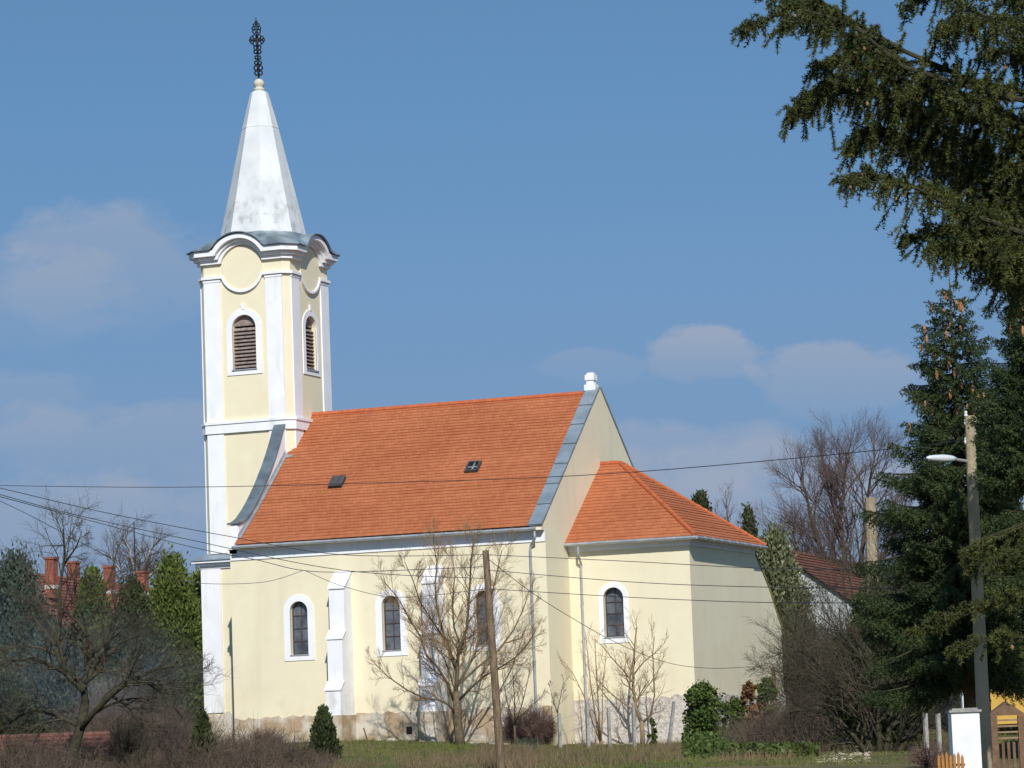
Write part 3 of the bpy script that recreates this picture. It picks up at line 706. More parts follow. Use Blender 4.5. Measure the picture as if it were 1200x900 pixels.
# ================================================================== TREES: bare
def grow(tk, cr, p, d, ln, r, lvl, maxl, spread=.6, up=.12, kids=5, ratio=.62, crook=.16, gap=.25):
    """recursive limb; levels 0-1 go in tk, the rest in cr"""
    n = max(3, 6-lvl); pts = [np.array(p, float)]; d = unit(np.array(d, float)); dirs = [d]
    for i in range(n):
        d = unit(d + rng.normal(size=3)*crook + np.array([0, 0, up])); pts.append(pts[-1]+d*ln/n); dirs.append(d)
    rr = [r*(1-.72*i/n) for i in range(n+1)]
    (tk if lvl < 2 else cr).tube(pts, rr, 7 if lvl == 0 else 5 if lvl == 1 else 4 if lvl == 2 else 3, cap=lvl < 2)
    if lvl >= maxl: return
    k_ = kids+(1 if lvl else 0)
    for k in range(k_):
        f = gap+(1-gap)*(k+rng.uniform(.2, .9))/k_; f = min(f, .999); i = int(f*n); q = pts[i]+(pts[i+1]-pts[i])*(f*n-i)
        side = unit(np.cross(dirs[i], rng.normal(size=3)))
        nd = unit(dirs[i]*(1-.25*spread)+side*spread*rng.uniform(.7, 1.3))
        grow(tk, cr, q, nd, ln*ratio*(1.15-.5*f)*rng.uniform(.8, 1.2), max(r*(1-.72*f)*.62, .0055), lvl+1, maxl, spread, up, kids, ratio, crook, 0.15)
def bare_tree(name, label, cat, base, limbs, trunk, mt, mc, group=None, maxl=4, **kw):
    root = thing(name, label, cat, base, group)
    tk, cr = G(), G()
    tk.tube([np.array(p, float) for p, _ in trunk], [r for _, r in trunk], 9)
    for l in limbs:
        pts = [np.array(p, float) for p in l[0]]; r0 = l[1]*kw.get('thin', 1); n = len(pts)-1
        rr = [r0*(1-.75*i/n) for i in range(n+1)]; tk.tube(pts, rr, 7)
        tot = sum(np.linalg.norm(pts[i+1]-pts[i]) for i in range(n)); k2 = l[2] if len(l) > 2 else 9
        for k in range(k2):
            f = .12+.88*(k+rng.uniform(0, .9))/k2; f = min(f, .995); i = int(f*n); q = pts[i]+(pts[i+1]-pts[i])*(f*n-i)
            dd = unit(pts[i+1]-pts[i]); side = unit(np.cross(dd, rng.normal(size=3)))
            grow(tk, cr, q, unit(dd+side*rng.uniform(.5, 1.0)), tot*.42*(1.15-.45*f)*kw.get('sub', 1), max(r0*(1-.75*f)*.55, .008), 2, maxl, kw.get('spread', .6), kw.get('up', .12), kw.get('kids', 4), kw.get('ratio', .62), kw.get('crook', .16))
    tk.build('trunk', mt, root, smooth=True, fix=False); cr.build('crown', mc, root, fix=False)
    return root

# walnut-like tree in front of the nave
D0 = 141.
def A(px, py, dd=0, D=D0): return at(px, py, D+dd)
base = A(540, 888); base[2] = ground(base[0], base[1])-.1
tr = [(base, .24), (A(538, 862), .20), (A(536, 838), .18), (A(534, 810), .15)]
limbs = [([A(535, 838), A(526, 826, -.3), (A(514, 820, -.7)), A(496, 818, -1.2), A(476, 808, -1.7), A(456, 794, -2), A(438, 776, -2.2)], .075, 16),
         ([A(533, 824), A(524, 800, -.3), A(513, 782, -.6), A(500, 768, -1), A(492, 745, -1), A(478, 722, -1.2), A(466, 700, -1.4), A(450, 682, -1.4)], .085, 20),
         ([A(534, 812), A(535, 785, .3), A(527, 762, .5), A(519, 740, .8), A(512, 712, .8), A(510, 685, .8), A(512, 660, .9), A(508, 636, .9)], .10, 22),
         ([A(534, 812), A(536, 790, .2), A(537, 762, 0), A(547, 738, -.2), A(549, 710, -.5), A(551, 680, -.6), A(552, 655, -.8), A(556, 632, -.8)], .11, 22),
         ([A(535, 806), A(545, 788, .2), A(556, 768, .4), A(562, 745, .6), A(570, 722, .8), A(577, 695, .9), A(583, 668, 1), A(588, 645, 1.2)], .085, 20),
         ([A(536, 822), A(552, 806, -.4), A(568, 792, -.8), A(586, 782, -1.1), A(602, 772, -1.3), A(618, 756, -1.5), A(628, 738, -1.5)], .075, 16),
         ([A(540, 800), A(562, 780, .6), A(584, 762, 1.1), A(602, 738, 1.4), A(614, 712, 1.6), A(620, 692, 1.6)], .065, 15),
         ([A(522, 750), A(508, 730, -.6), A(492, 705, -1.1), A(484, 680, -1.5), A(474, 658, -1.8)], .06, 14),
         ([A(534, 815), A(529, 795, 1), A(521, 772, 1.6), A(505, 750, 2.2), A(488, 735, 2.6)], .05, 12),
         ([A(541, 760), A(532, 735, 1.2), A(530, 705, 1.6), A(533, 675, 1.8), A(530, 648, 1.8)], .06, 14)]
bare_tree('bare_tree', 'leafless round-crowned tree on the grass in front of the nave windows', 'tree', base, limbs, tr, BARKM, TWT, maxl=4, kids=6, spread=.6, up=.13, sub=.5, thin=.78)

# small bare tree right of the downpipe, in front of the chancel
def simple_bare(name, label, px, py, D, spec, mt, mc, trunk_r, group=None, maxl=4, **kw):
    b = at(px, py, D); b[2] = ground(b[0], b[1])-.05
    t = [(b, trunk_r*1.25)]+[(at(x, y, D), trunk_r*s) for x, y, s in spec['trunk']]
    lm = []
    for path, r, k in spec['limbs']:
        dz = rng.uniform(-1, 1)*kw.get('deep', 1.2); n = len(path)-1
        lm.append(([at(x, y, D+dz*i/n) for i, (x, y) in enumerate(path)], r, k))
    kw.pop('deep', None)
    return bare_tree(name, label, kw.pop('cat', 'tree'), b, lm, t, mt, mc, group, maxl, **kw)
simple_bare('bare_tree', 'small leafless forked tree with tan bark before the chancel wall', 753, 882, 143, dict(trunk=[(753, 865, 1), (752, 845, .95)], limbs=[
    ([(752, 848), (745, 828), (742, 805), (742, 780), (744, 755), (746, 735)], .085, 11), ([(752, 845), (740, 830), (722, 818), (708, 805), (698, 795)], .05, 8),
    ([(742, 800), (730, 785), (716, 770), (704, 755)], .045, 8), ([(752, 848), (762, 838), (767, 815), (766, 790), (765, 765), (767, 745)], .05, 9), ([(743, 790), (755, 775), (768, 765), (780, 752)], .035, 7)]),
    BARKY, TWT, .10, kids=3, sub=.7)
simple_bare('bare_sapling', 'tall leafless multi-stemmed sapling rising beside the chancel downpipe', 705, 880, 142, dict(trunk=[(704, 868, 1)], limbs=[
    ([(704, 872), (697, 835), (692, 800), (689, 770), (686, 740)], .04, 9), ([(704, 872), (702, 840), (700, 805), (698, 770), (697, 745)], .04, 9),
    ([(704, 872), (694, 845), (684, 815), (672, 790), (658, 772)], .035, 9), ([(704, 872), (706, 840), (706, 800), (710, 770)], .035, 8)]),
    BARKY, TWT, .06, cat='sapling', kids=2, sub=.45, up=.2)
simple_bare('bare_sapling', 'thin bare sapling right of the brown shrub by the wall', 655, 885, 138, dict(trunk=[(655, 850, .7), (653, 832, .6)], limbs=[
    ([(653, 835), (648, 820), (643, 800)], .02, 6), ([(653, 835), (657, 815), (661, 795)], .02, 6)]), BARK, TWIG, .035, cat='sapling', kids=3, sub=.6)
simple_bare('bare_sapling', 'spindly leafless sapling just right of the wooden pole', 604, 875, 142, dict(trunk=[(603, 850, .8)], limbs=[
    ([(603, 850), (595, 825), (590, 800), (588, 780)], .03, 9), ([(603, 850), (603, 820), (601, 790), (602, 765)], .03, 9), ([(603, 850), (612, 825), (618, 800), (622, 778)], .03, 9), ([(603, 845), (622, 828), (636, 815)], .025, 7)]), BARK, TWIG, .05, cat='sapling', kids=3, sub=.7)
simple_bare('bare_sapling', 'low leafless sapling fanning out behind the round-crowned tree', 545, 880, 146, dict(trunk=[(545, 868, .8)], limbs=[
    ([(545, 868), (530, 850), (515, 832)], .03, 9), ([(545, 868), (556, 850), (562, 830)], .03, 9), ([(545, 868), (538, 845), (524, 815)], .025, 7)]), BARK, TWIG, .05, cat='sapling', kids=3, sub=.7)

# dark old tree at left front
Dl = 112.
simple_bare('old_fruit_tree', 'dark gnarled leafless old tree with drooping branches at the left', 84, 905, Dl, dict(trunk=[(86, 880, 1), (95, 850, .85), (100, 825, .8)], limbs=[
    ([(92, 858), (110, 835), (130, 815), (150, 800), (172, 800), (195, 815), (212, 840)], .11, 15), ([(100, 828), (98, 800), (104, 775), (102, 745), (96, 718)], .13, 14),
    ([(100, 800), (118, 785), (128, 768), (142, 752), (165, 745)], .08, 12), ([(98, 810), (78, 790), (66, 765), (70, 730), (70, 690), (76, 650), (74, 620)], .11, 16),
    ([(78, 790), (60, 780), (38, 772), (15, 775), (-8, 790)], .075, 13), ([(90, 850), (66, 838), (44, 832), (20, 840), (0, 858)], .075, 13),
    ([(102, 745), (92, 730), (70, 712), (44, 704)], .06, 12), ([(104, 770), (122, 755), (130, 725), (118, 700), (132, 668), (138, 640)], .065, 13),
    ([(130, 815), (150, 828), (165, 850), (172, 872)], .06, 10), ([(76, 660), (90, 640), (96, 622)], .04, 7), ([(150, 800), (178, 785), (205, 780), (228, 790)], .06, 12)]),
    BARKD, TWD, .19, kids=6, sub=1.0, up=-.02, crook=.24, deep=2.5)

# big multi-stemmed bare tree at right front
Dr = 112.
simple_bare('multi_stem_tree', 'dark leafless multi-stemmed tree right of the church on the bank', 1030, 915, Dr, dict(trunk=[(1030, 895, .9)], limbs=[
    ([(1026, 905), (1014, 880), (1000, 862), (985, 845), (965, 835), (945, 832), (925, 836)], .10, 15), ([(1028, 900), (1018, 872), (1008, 845), (990, 815), (970, 790), (950, 770), (930, 760)], .10, 17),
    ([(1032, 900), (1030, 865), (1028, 830), (1015, 790), (1004, 750), (1000, 705), (996, 670)], .11, 17), ([(1036, 902), (1040, 870), (1046, 830), (1044, 780), (1040, 735), (1048, 690)], .12, 17),
    ([(1040, 902), (1052, 872), (1062, 840), (1078, 810), (1092, 775), (1100, 740)], .10, 15), ([(1008, 845), (985, 830), (955, 800), (930, 790), (905, 785)], .05, 12),
    ([(1028, 830), (1018, 780), (984, 740), (962, 712)], .06, 13), ([(1046, 830), (1060, 790), (1075, 745), (1085, 705)], .06, 12), ([(1052, 872), (1070, 860), (1090, 850), (1108, 838)], .05, 9)]),
    BARKD, TWD, .2, kids=6, sub=1.05, up=.05, crook=.22, deep=3)
# tall bare tree behind the spruce
simple_bare('bare_tree', 'tall leafless tree with purplish twigs rising behind the dark shrubs', 1000, 880, 182, dict(trunk=[(1000, 780, .9), (998, 700, .8)], limbs=[
    ([(998, 720), (990, 660), (985, 610), (990, 565), (992, 530)], .17, 22), ([(998, 720), (975, 670), (955, 625), (945, 580), (938, 560)], .15, 20),
    ([(998, 710), (1010, 650), (1015, 600), (1020, 560), (1025, 535)], .15, 20), ([(998, 700), (965, 670), (935, 645), (918, 620)], .13, 18),
    ([(985, 620), (972, 580), (966, 550), (962, 535)], .10, 15), ([(1000, 700), (1030, 660), (1050, 620), (1062, 590)], .13, 16), ([(975, 670), (950, 660), (925, 662), (905, 650)], .09, 13)]),
    BARK, TWP, .32, kids=8, sub=.85, up=.12, deep=4)
simple_bare('bare_tree', 'pale-limbed leafless birch far behind the conifers at left', 160, 880, 235, dict(trunk=[(160, 760, .9), (160, 700, .8)], limbs=[
    ([(160, 700), (158, 670), (152, 645), (145, 630)], .14, 18), ([(160, 700), (166, 670), (176, 645), (186, 634)], .14, 18), ([(160, 690), (142, 670), (132, 655), (126, 642)], .1, 14),
    ([(162, 690), (178, 672), (192, 662), (198, 655)], .1, 14), ([(160, 690), (163, 660), (164, 640)], .1, 14)]), BIR, TWP, .25, kids=4, sub=.9, deep=3)
simple_bare('bare_tree', 'thin leafless treetop above the chancel roof edge', 858, 880, 215, dict(trunk=[(857, 700, .8), (856, 650, .7)], limbs=[
    ([(856, 650), (853, 610), (850, 575)], .09, 14), ([(856, 650), (868, 620), (878, 600)], .08, 12), ([(856, 650), (842, 620), (838, 595)], .07, 10)]), TWIG, TWP, .14, kids=3, sub=.7)

# ================================================================== CONIFERS and hedges
def evergreen(name, label, px, ytop, D, wpx, m, mtk=BARKD, cat='tree', group=None, n=16000, ybase=None, leaf=None, shape='flame', lobes=9, base_frac=.02):
    b = at(px, 880, D); b[2] = ground(b[0], b[1])-.05
    if ybase is not None: b = at(px, ybase, D)
    top = at(px, ytop, D)[2]; Ht = top-b[2]; Rr = wpx/FPX*D/2
    root = thing(name, label, cat, b, group)
    g = G(); g.tube([b, b+np.array([.05, 0, Ht*.5]), b+np.array([0, 0, Ht*.93])], [max(.05, Rr*.10), max(.03, Rr*.06), .015], 7); g.build('trunk', mtk, root, smooth=True)
    leaf = leaf or max(.05, D*.00064); n = int(n*3.6)
    nc = max(60, int(n/90)); k = n//nc
    h = rng.uniform(base_frac, 1, nc)**.85
    if shape == 'flame': prof = np.clip((1-h)**.65*1.25, 0, 1)*np.clip(.55+h*2, 0, 1)
    elif shape == 'round': prof = np.sqrt(np.clip(1-(2*h-1)**2*.92, 0, 1))
    elif shape == 'tip': prof = (1-h)**.8
    else: prof = np.clip((1-h)*3.5, 0, 1)**.5
    th = rng.uniform(0, 2*math.pi, nc); ph = rng.uniform(0, 6, 4)
    lob = 1+.16*np.sin(th*3+h*7+ph[0])+.12*np.sin(th*5-h*13+ph[1])+.08*np.sin(h*30+ph[2])
    rad = Rr*prof*lob*rng.uniform(.40, 1.12, nc)
    C = np.stack([b[0]+rad*np.cos(th), b[1]+rad*np.sin(th), b[2]+h*Ht*.985], 1)
    ct = rng.uniform(0, 1, nc)
    sz = Rr*.16+leaf
    off = rng.normal(size=(nc, k, 3))*(Rr*.17)*rng.uniform(.5, 1.35, (nc, 1, 1))*np.array([.75, .75, 1.2])
    P = (C[:, None]+off).reshape(-1, 3); P = P[P[:, 2] > b[2]-.05]; 
    T = (np.repeat(ct, k)[:len(P)]*.7+rng.uniform(0, .5, len(P)))
    o_ = unit(np.stack([P[:, 0]-b[0], P[:, 1]-b[1], np.full(len(P), Rr*1.2)], 1))
    V, F, T = leaves(P, leaf, T, 1.9, dirs=o_)
    cards('crown', V, F, T, m, root)
    return root
# left group between house and tower
GL = 'conifers in the garden left of the church'
evergreen('thuja_tree', 'bright green conical thuja nearest the tower base at left', 207, 660, 168, 78, THJ, group=GL, n=26000)
evergreen('thuja_tree', 'green thuja touching the tower edge, right of the brightest one', 238, 672, 175, 42, THJ, group=GL, n=12000)
evergreen('thuja_tree', 'mid green thuja with pointed top, left of the brightest one', 160, 688, 160, 70, THD, group=GL, n=20000)
evergreen('thuja_tree', 'olive green thuja in front of the third chimney', 112, 674, 166, 62, THJ, group=GL, n=20000)
evergreen('thuja_tree', 'blue-green conifer leftmost in the picture before the tiled roof', 22, 664, 150, 100, THB, group=GL, n=26000)
evergreen('thuja_tree', 'dark conifer hidden behind the gnarled tree, below the tall chimney', 66, 745, 146, 90, THB, group=GL, n=20000)
evergreen('thuja_tree', 'low dark conifer at the foot of the brightest thuja', 178, 745, 146, 76, THD, group=GL, n=18000)
evergreen('thuja_tree', 'low dark green conifer at the left edge under the blue-green one', 0, 775, 136, 84, THD, group=GL, n=16000)
# small thujas in front of church
evergreen('young_thuja', 'small pointed thuja in front of the first wall buttress', 380, 836, 124, 35, THD, group='young thujas in the churchyard', shape='tip', n=7000, leaf=.09)
evergreen('young_thuja', 'narrow dark thuja in front of the tower foot', 238, 838, 118, 26, THD, group='young thujas in the churchyard', n=6000, leaf=.09)
# right background
evergreen('pine_treetop', 'dark evergreen top peeking over the chancel roof', 833, 574, 205, 34, THD, n=9000, shape='round', cat='tree')
evergreen('conifer', 'narrow evergreen with open top right of the chancel roof end', 889, 594, 178, 34, THD, n=7000, shape='flame')
evergreen('holly_tree', 'glossy speckled evergreen against the chancel corner and white gable', 918, 632, 168, 90, HOL, n=15000, shape='flame')
GR = 'dark conifers filling the garden behind the lamp pole'
for px, yt_, D, wp, lb in ((1085, 640, 150, 90, 'dark conifer left of the lamp pole foot, above the teal shed'), (1130, 600, 140, 90, 'dark conifer directly behind the lamp pole'),
                        (1035, 694, 118, 92, 'dark conifer behind the leafless multi-stemmed tree'), (985, 760, 162, 70, 'low dark evergreen below the white gable wall'),
                        (1190, 560, 120, 90, 'dark conifer at the right edge above the ochre house')):
    evergreen('garden_conifer', lb, px, yt_, D, wp, THD, group=GR, n=17000)

# ---- spruces
def spruce_needles(tw, ln_, wd, per_m, cone=.55):
    """tw: list of (p0, p1, tint). returns needle triangles"""
    P, D, T = [], [], []
    for p0, p1, t in tw:
        L_ = np.linalg.norm(p1-p0); n = max(5, int(L_*per_m)); f = rng.uniform(0, 1, n)[:, None]
        d = (p1-p0)/(L_+1e-9); s = unit(np.cross(d, rng.normal(size=(n, 3))))
        P.append(p0+(p1-p0)*f); D.append(unit(d*cone+s)); T.append(np.clip(t+rng.uniform(-.2, .25, n)+.25*f[:, 0], 0, 1.3))
    P = np.concatenate(P); D = np.concatenate(D); T = np.concatenate(T)
    return spikes(P, D, ln_*rng.uniform(.7, 1.2, (len(P), 1)), wd, T)
def mid_spruce(label, px, ytop, D, half_px, nb, seed, fmin=.3):
    global rng
    rng = np.random.default_rng(seed)
    top = at(px, ytop, D); b = np.array([top[0], top[1], ground(top[0], top[1])-.1]); Ht = top[2]-b[2]
    root = thing('spruce', label, 'tree', b, 'spruces behind the lamp pole')
    g = G(); g.tube([b, b+(0, 0, Ht*.5), top], [.17, .11, .015], 8)
    tw = []; cones = []; tube = G()
    for k in range(nb):
        f = 1-((k+.5)/nb)**.8*(1-fmin)        # height fraction
        h = f*Ht; ln = (half_px/FPX*D)*min(1.05, (1-f)**.72*1.6+.06)*rng.uniform(.7, 1.15)
        a = k*2.399+rng.uniform(-.3, .3); d = np.array([math.cos(a), math.sin(a), .35-.75*(1-f)])
        p = b+np.array([0, 0, h]); pts = [p]; d = unit(d); n = 7
        for i in range(n):
            d = unit(d+np.array([0, 0, .08 if i > 2 else -.06])+rng.normal(size=3)*.05); pts.append(pts[-1]+d*ln/n)
        tube.tube(pts, [max(.006, .03*ln*(1-i/n)) for i in range(n+1)], 4)
        m = max(8, int(ln*34)); ct = rng.uniform(0, .7)
        for j in range(m):
            ff = .12+.88*(j+.5)/m; i = min(int(ff*n), n-1); q = pts[i]+(pts[i+1]-pts[i])*(ff*n-i); dd = unit(pts[i+1]-pts[i])
            side = unit(np.cross(dd, (0, 0, 1)))*(1 if j % 2 else -1)
            tl = ln*.36*(1.15-ff)*rng.uniform(.7, 1.3)+.12
            e = q+unit(dd*.75+side*.8+np.array([0, 0, -.45-.35*rng.random()]))*tl; tw.append((q, e, ct))
            if tl > .25:
                for s_ in (.45, .75):
                    q2 = q+(e-q)*s_; tw.append((q2, q2+unit(dd*.6-side*.3+np.array([0, 0, -.9]))*tl*.45, ct+.1))
        tw.append((pts[-2], pts[-1], ct+.3))
        if f > .35 and rng.random() < .75:
            for _ in range(rng.integers(1, 4)):
                q = pts[rng.integers(3, n)]; cones.append(q+rng.normal(size=3)*.05)
    # leader
    tw.append((top-(0, 0, .5), top+(0, 0, .12), .5))
    for _ in range(14):
        z = rng.uniform(.1, .9); a = rng.uniform(0, 6.28); q = top-np.array([0, 0, z]); tw.append((q, q+np.array([math.cos(a), math.sin(a), .5])*(.08+z*.3), .5))
    g.v and g.build('trunk', BARK, root, smooth=True); tube.build('limb', BARKD, root, fix=False)
    V, F, T = spruce_needles(tw, .05, .019, 105); cards('crown', V, F, T, SPR, root)
    for q in cones[:70]:
        c = G(); c.lathe(q-np.array([0, 0, .17]), [(.008, 0), (.024, .03), (.030, .08), (.024, .14), (.01, .17)], 6); c.build('cone', CONE, root)
mid_spruce('cone-laden spruce with pointed top behind the lamp pole', 1113, 331, 61, 112, 165, 3, .31)
mid_spruce('spruce at the right picture edge, right of the cone-laden one', 1204, 300, 54, 96, 150, 11, .62)

rng = np.random.default_rng(21)
# the big near spruce whose trunk stands outside the frame at right
Dn = 32.
tb = at(1330, 600, Dn); tb = np.array([tb[0], tb[1], ground(tb[0], tb[1])-.1])
near = thing('spruce', 'large near spruce whose drooping boughs hang into the upper right corner', 'tree', tb)
g = G(); g.tube([tb, tb+(0, 0, 5), tb+(0, 0, 11), tb+(0, 0, 17)], [.32, .27, .2, .05], 10); g.build('trunk', BARK, near, smooth=True)
def tz(px, py, D=Dn):    # limb start on the trunk at the height of pixel py
    z = at(px, py, Dn)[2]; return np.array([tb[0], tb[1], z])
limbs_n = [([(1330, 215), (1200, 142), (1130, 112), (1080, 88), (1030, 50), (985, 18), (940, -8), (900, -22)], 1.25, 1.0),
           ([(1330, 215), (1210, 110), (1140, 95), (1060, 60), (1000, 25), (960, 0), (905, 20), (873, 38)], .9, .8),
           ([(1330, 290), (1200, 200), (1110, 150), (1040, 105), (985, 95), (955, 115), (932, 133)], 1.15, .9),
           ([(1330, 330), (1200, 245), (1120, 195), (1060, 160), (1020, 150), (1003, 180)], 1.1, .9),
           ([(1330, 370), (1200, 270), (1120, 235), (1060, 215), (1020, 205), (990, 213)], .8, .7),
           ([(1330, 400), (1200, 305), (1150, 275), (1110, 270), (1067, 281)], .85, .8),
           ([(1330, 420), (1220, 320), (1180, 300), (1140, 285), (1095, 292)], .8, .8),
           ([(1330, 430), (1240, 330), (1210, 320), (1175, 318)], .9, .9),
           ([(1330, 60), (1220, 10), (1150, -6), (1100, -8), (1066, 8)], .9, .8),
           ([(1330, 90), (1230, 40), (1170, 22), (1130, 25), (1105, 40)], .9, .8),
           ([(1330, 120), (1240, 70), (1195, 60), (1160, 62)], .9, .7),
           ([(1330, 30), (1230, -20), (1150, -30), (1080, -20)], 1, .8),
                                 ([(1330, 780), (1240, 700), (1180, 705), (1120, 725), (1070, 742)], .5, .6),
           ([(1330, 830), (1240, 760), (1190, 745), (1150, 752), (1120, 765)], .5, .6),
           ([(1330, 740), (1240, 660), (1200, 650), (1170, 660)], .6, .6)]
limbs_n += [([(1330, y0-120), (1240, y0-40), (1190, y0-22), (1150, y0-8), (x1, y1)], h_, .75) for y0, x1, y1, h_ in ((640, 1140, 650, .7),
               )]
limbs_n += [([(1330, 250), (1200, 165), (1120, 130), (1050, 90), (1000, 70), (960, 80)], 1.3, 1), ([(1330, 300), (1210, 215), (1150, 180), (1100, 150), (1060, 130)], 1.3, 1), ([(1330, 380), (1230, 280), (1180, 262), (1130, 255)], 1.2, 1)]
limbs_n = limbs_n+[([(x+rng.uniform(-14, 14)*(i > 0), y+rng.uniform(4, 26)*(i > 0)) for i, (x, y) in enumerate(p[:-1])], h_*.9, d_*.5) for p, h_, d_ in limbs_n[:9]]
tw = []; tube = G(); buds = []
for li, (path, ht, dens) in enumerate(limbs_n):
    dz = rng.uniform(-2.2, 2.2); n = len(path)-1
    pts = [np.array([tb[0], tb[1], at(path[0][0], path[0][1], Dn)[2]])] + [at(x, y, Dn+dz*(.4+.6*i/n)) for i, (x, y) in enumerate(path[1:], 1)]
    tube.tube(pts, [.032*(1-.8*i/n) for i in range(n+1)], 6)
    for i in range(0, n):
        a, b_ = pts[i], pts[i+1]
        if i == 0: a = a+(b_-a)*.45; L_ = np.linalg.norm(b_-a); m = int(L_*52*dens*rng.uniform(.6, 1.3)); d = (b_-a)/L_
        for j in range(m):
            f = rng.random(); q = a+(b_-a)*f; fr = (i+f)/n; ct = rng.uniform(0, .7)
            side = unit(np.cross(d, (0, 0, 1)))*rng.choice([-1, 1])
            out_ = q+(d*.5+side)*rng.uniform(.02, .35)*(1.1-fr)*1.3+d*.1-np.array([0, 0, rng.uniform(0, .12)])
            tube.tube([q, out_], [.008, .005], 3, cap=False); tw.append((q, out_, ct))
            tl = ht*rng.choice([.16, .3, .45, .62, .8], p=[.30, .36, .24, .08, .02])*rng.uniform(.8, 1.2)*(1.25-fr*.85)
            p = out_; dd = unit(np.array([0, 0, -1.])+rng.normal(size=3)*.24+d*.38); k = 3
            for s_ in range(k):
                e = p+dd*tl/k; tw.append((p, e, ct+.08*s_)); tube.tube([p, e], [.004, .003], 3, cap=False)
                if rng.random() < .5:
                    sd2 = unit(dd+unit(rng.normal(size=3))*.7); tw.append((p, p+sd2*tl*.3, ct+.1))
                p = e; dd = unit(dd+rng.normal(size=3)*.08-np.array([0, 0, .12]))
            if rng.random() < .02: buds.append(p)
    # upturned tip sprays
    for _ in range(int(16*dens)):
        q = pts[-1]-(pts[-1]-pts[-2])*rng.random(); tw.append((q, q+unit((pts[-1]-pts[-2])/np.linalg.norm(pts[-1]-pts[-2])+rng.normal(size=3)*.5)*rng.uniform(.1, .22), .5))
tube.build('limb', BARKD, near, fix=False)
V, F, T = spruce_needles(tw, .040, .0105, 300, .5); cards('crown', V, F, T, SPN, near)
bd = G()
for p in buds: bd.lathe(p-np.array([0, 0, .02]), [(.006, 0), (.014, .012), (.012, .03), (.004, .04)], 5)
bd.build('bud', CONE, near, fix=False, kind='stuff')

rng = np.random.default_rng(5)
# ================================================================== shrubs, ivy, weeds
def shrub(name, label, px, py, D, wpx, hpx, m, n=260, cat='shrub', group=None, rad=.012):
    b = at(px, py, D); b[2] = ground(b[0], b[1])-.05; g = G(); Rr = wpx/FPX*D/2; Hh = hpx/FPX*D
    for k in range(n):
        a = rng.uniform(0, 6.28); t = rng.uniform(0, 1)**.5; d = np.array([math.cos(a)*Rr*t, math.sin(a)*Rr*t, Hh*math.sqrt(max(.05, 1-t*t*.8))*rng.uniform(.6, 1.05)])
        p0 = b+np.array([math.cos(a)*.15*Rr*t, math.sin(a)*.15*Rr*t, 0]); mid = p0+d*.5+rng.normal(size=3)*.06*Rr+np.array([0, 0, .08*Hh])
        g.tube([p0, mid, b+d], [rad, rad*.7, rad*.3], 3, cap=False)
        for _ in range(4):
            q = mid+(b+d-mid)*rng.random(); g.tube([q, q+unit(rng.normal(size=3)+d/np.linalg.norm(d))*Hh*.2], [rad*.5, rad*.25], 3, cap=False)
    return g.build(name, m, fix=False, label=label, cat=cat, group=group)
shrub('twiggy_shrub', 'rounded brown twiggy shrub left of the chancel plinth', 632, 878, 143, 46, 50, TWIG, 420)
shrub('twiggy_shrub', 'greyer twiggy shrub right behind the wooden pole', 604, 882, 144, 36, 44, TWIG, 260)
shrub('twiggy_shrub', 'reddish bare shrub at the foot of the nave left of the pointed thuja', 313, 885, 135, 46, 32, TWIG, 200)
GS = 'leafless shrubs in the rough grass below the church'
for px, D_, w_, h_, m_, lb in ((150, 118, 60, 70, TWD, 'dark leafless shrub between the gnarled tree and the narrow thuja'), (205, 121, 54, 85, TWP, 'tall mauve leafless shrub left of the narrow thuja'), (272, 119, 50, 36, TWIG, 'low reddish shrub right of the narrow thuja'),
                           (345, 117, 44, 30, TWD, 'low dark shrub just left of the pointed thuja'), (20, 112, 80, 60, TWD, 'dark leafless shrub in the bottom left corner'), (940, 122, 60, 60, TWD, 'dark leafless shrub left of the multi-stemmed tree'), (1075, 120, 60, 90, TWD, 'tall dark leafless shrub right of the multi-stemmed tree'), (955, 140, 90, 170, TWD, 'tall dark leafless thicket shrub before the white gable wall'), (1095, 135, 70, 200, TWD, 'tallest dark leafless shrub behind the pair of short posts'), (1000, 133, 80, 150, TWD, 'dark leafless shrub rising behind the multi-stemmed tree'), (1092, 97, 70, 34, TWIG, 'low brown scrub in front of the pair of short posts'), (895, 118, 60, 34, TWIG, 'low brown shrub on the bank right of the chancel')):
    shrub('leafless_shrub', lb, px, 890, D_, w_, h_, m_, 170 if h_ < 120 else 420, group=GS)
def leafy(name, label, px, D, cx, w_, y0, y1, m, n=5000, leaf=.12, cat='plant', group=None, post=True):
    b = at(px, y1, D); b = np.array([b[0], b[1], ground(b[0], b[1])-.05]); top = at(px, y0, D); Hh = top[2]-b[2]; Rr = w_/FPX*D/2
    root = thing(name, label, cat, b, group)
    g = G(); g.tube([b, b+(0, 0, Hh*.9)], [.06, .05], 6); g.build('stem', BARK, root)
    nc = n//40; h = rng.uniform(0, 1, nc); th = rng.uniform(0, 6.28, nc); pr = np.clip(np.minimum(h*4+.4, (1-h)*6+.25), 0, 1)
    rr = Rr*pr*rng.uniform(.3, 1, nc)*(1+.2*np.sin(th*3+h*9))
    C = np.stack([b[0]+rr*np.cos(th), b[1]+rr*np.sin(th), b[2]+h*Hh], 1); P = (C[:, None]+rng.normal(size=(nc, 40, 3))*Rr*.16).reshape(-1, 3)
    T = np.repeat(rng.uniform(0, .6, nc), 40)+rng.uniform(0, .5, nc*40); V, F, T = leaves(P, leaf, T, 1.2, .1); cards('foliage', V, F, T, m, root); return root
leafy('ivy_clad_post', 'thick ivy column on a fence post before the chancel corner', 827, 132, 827, 40, 804, 878, IVY, 7000, .10, 'ivy')
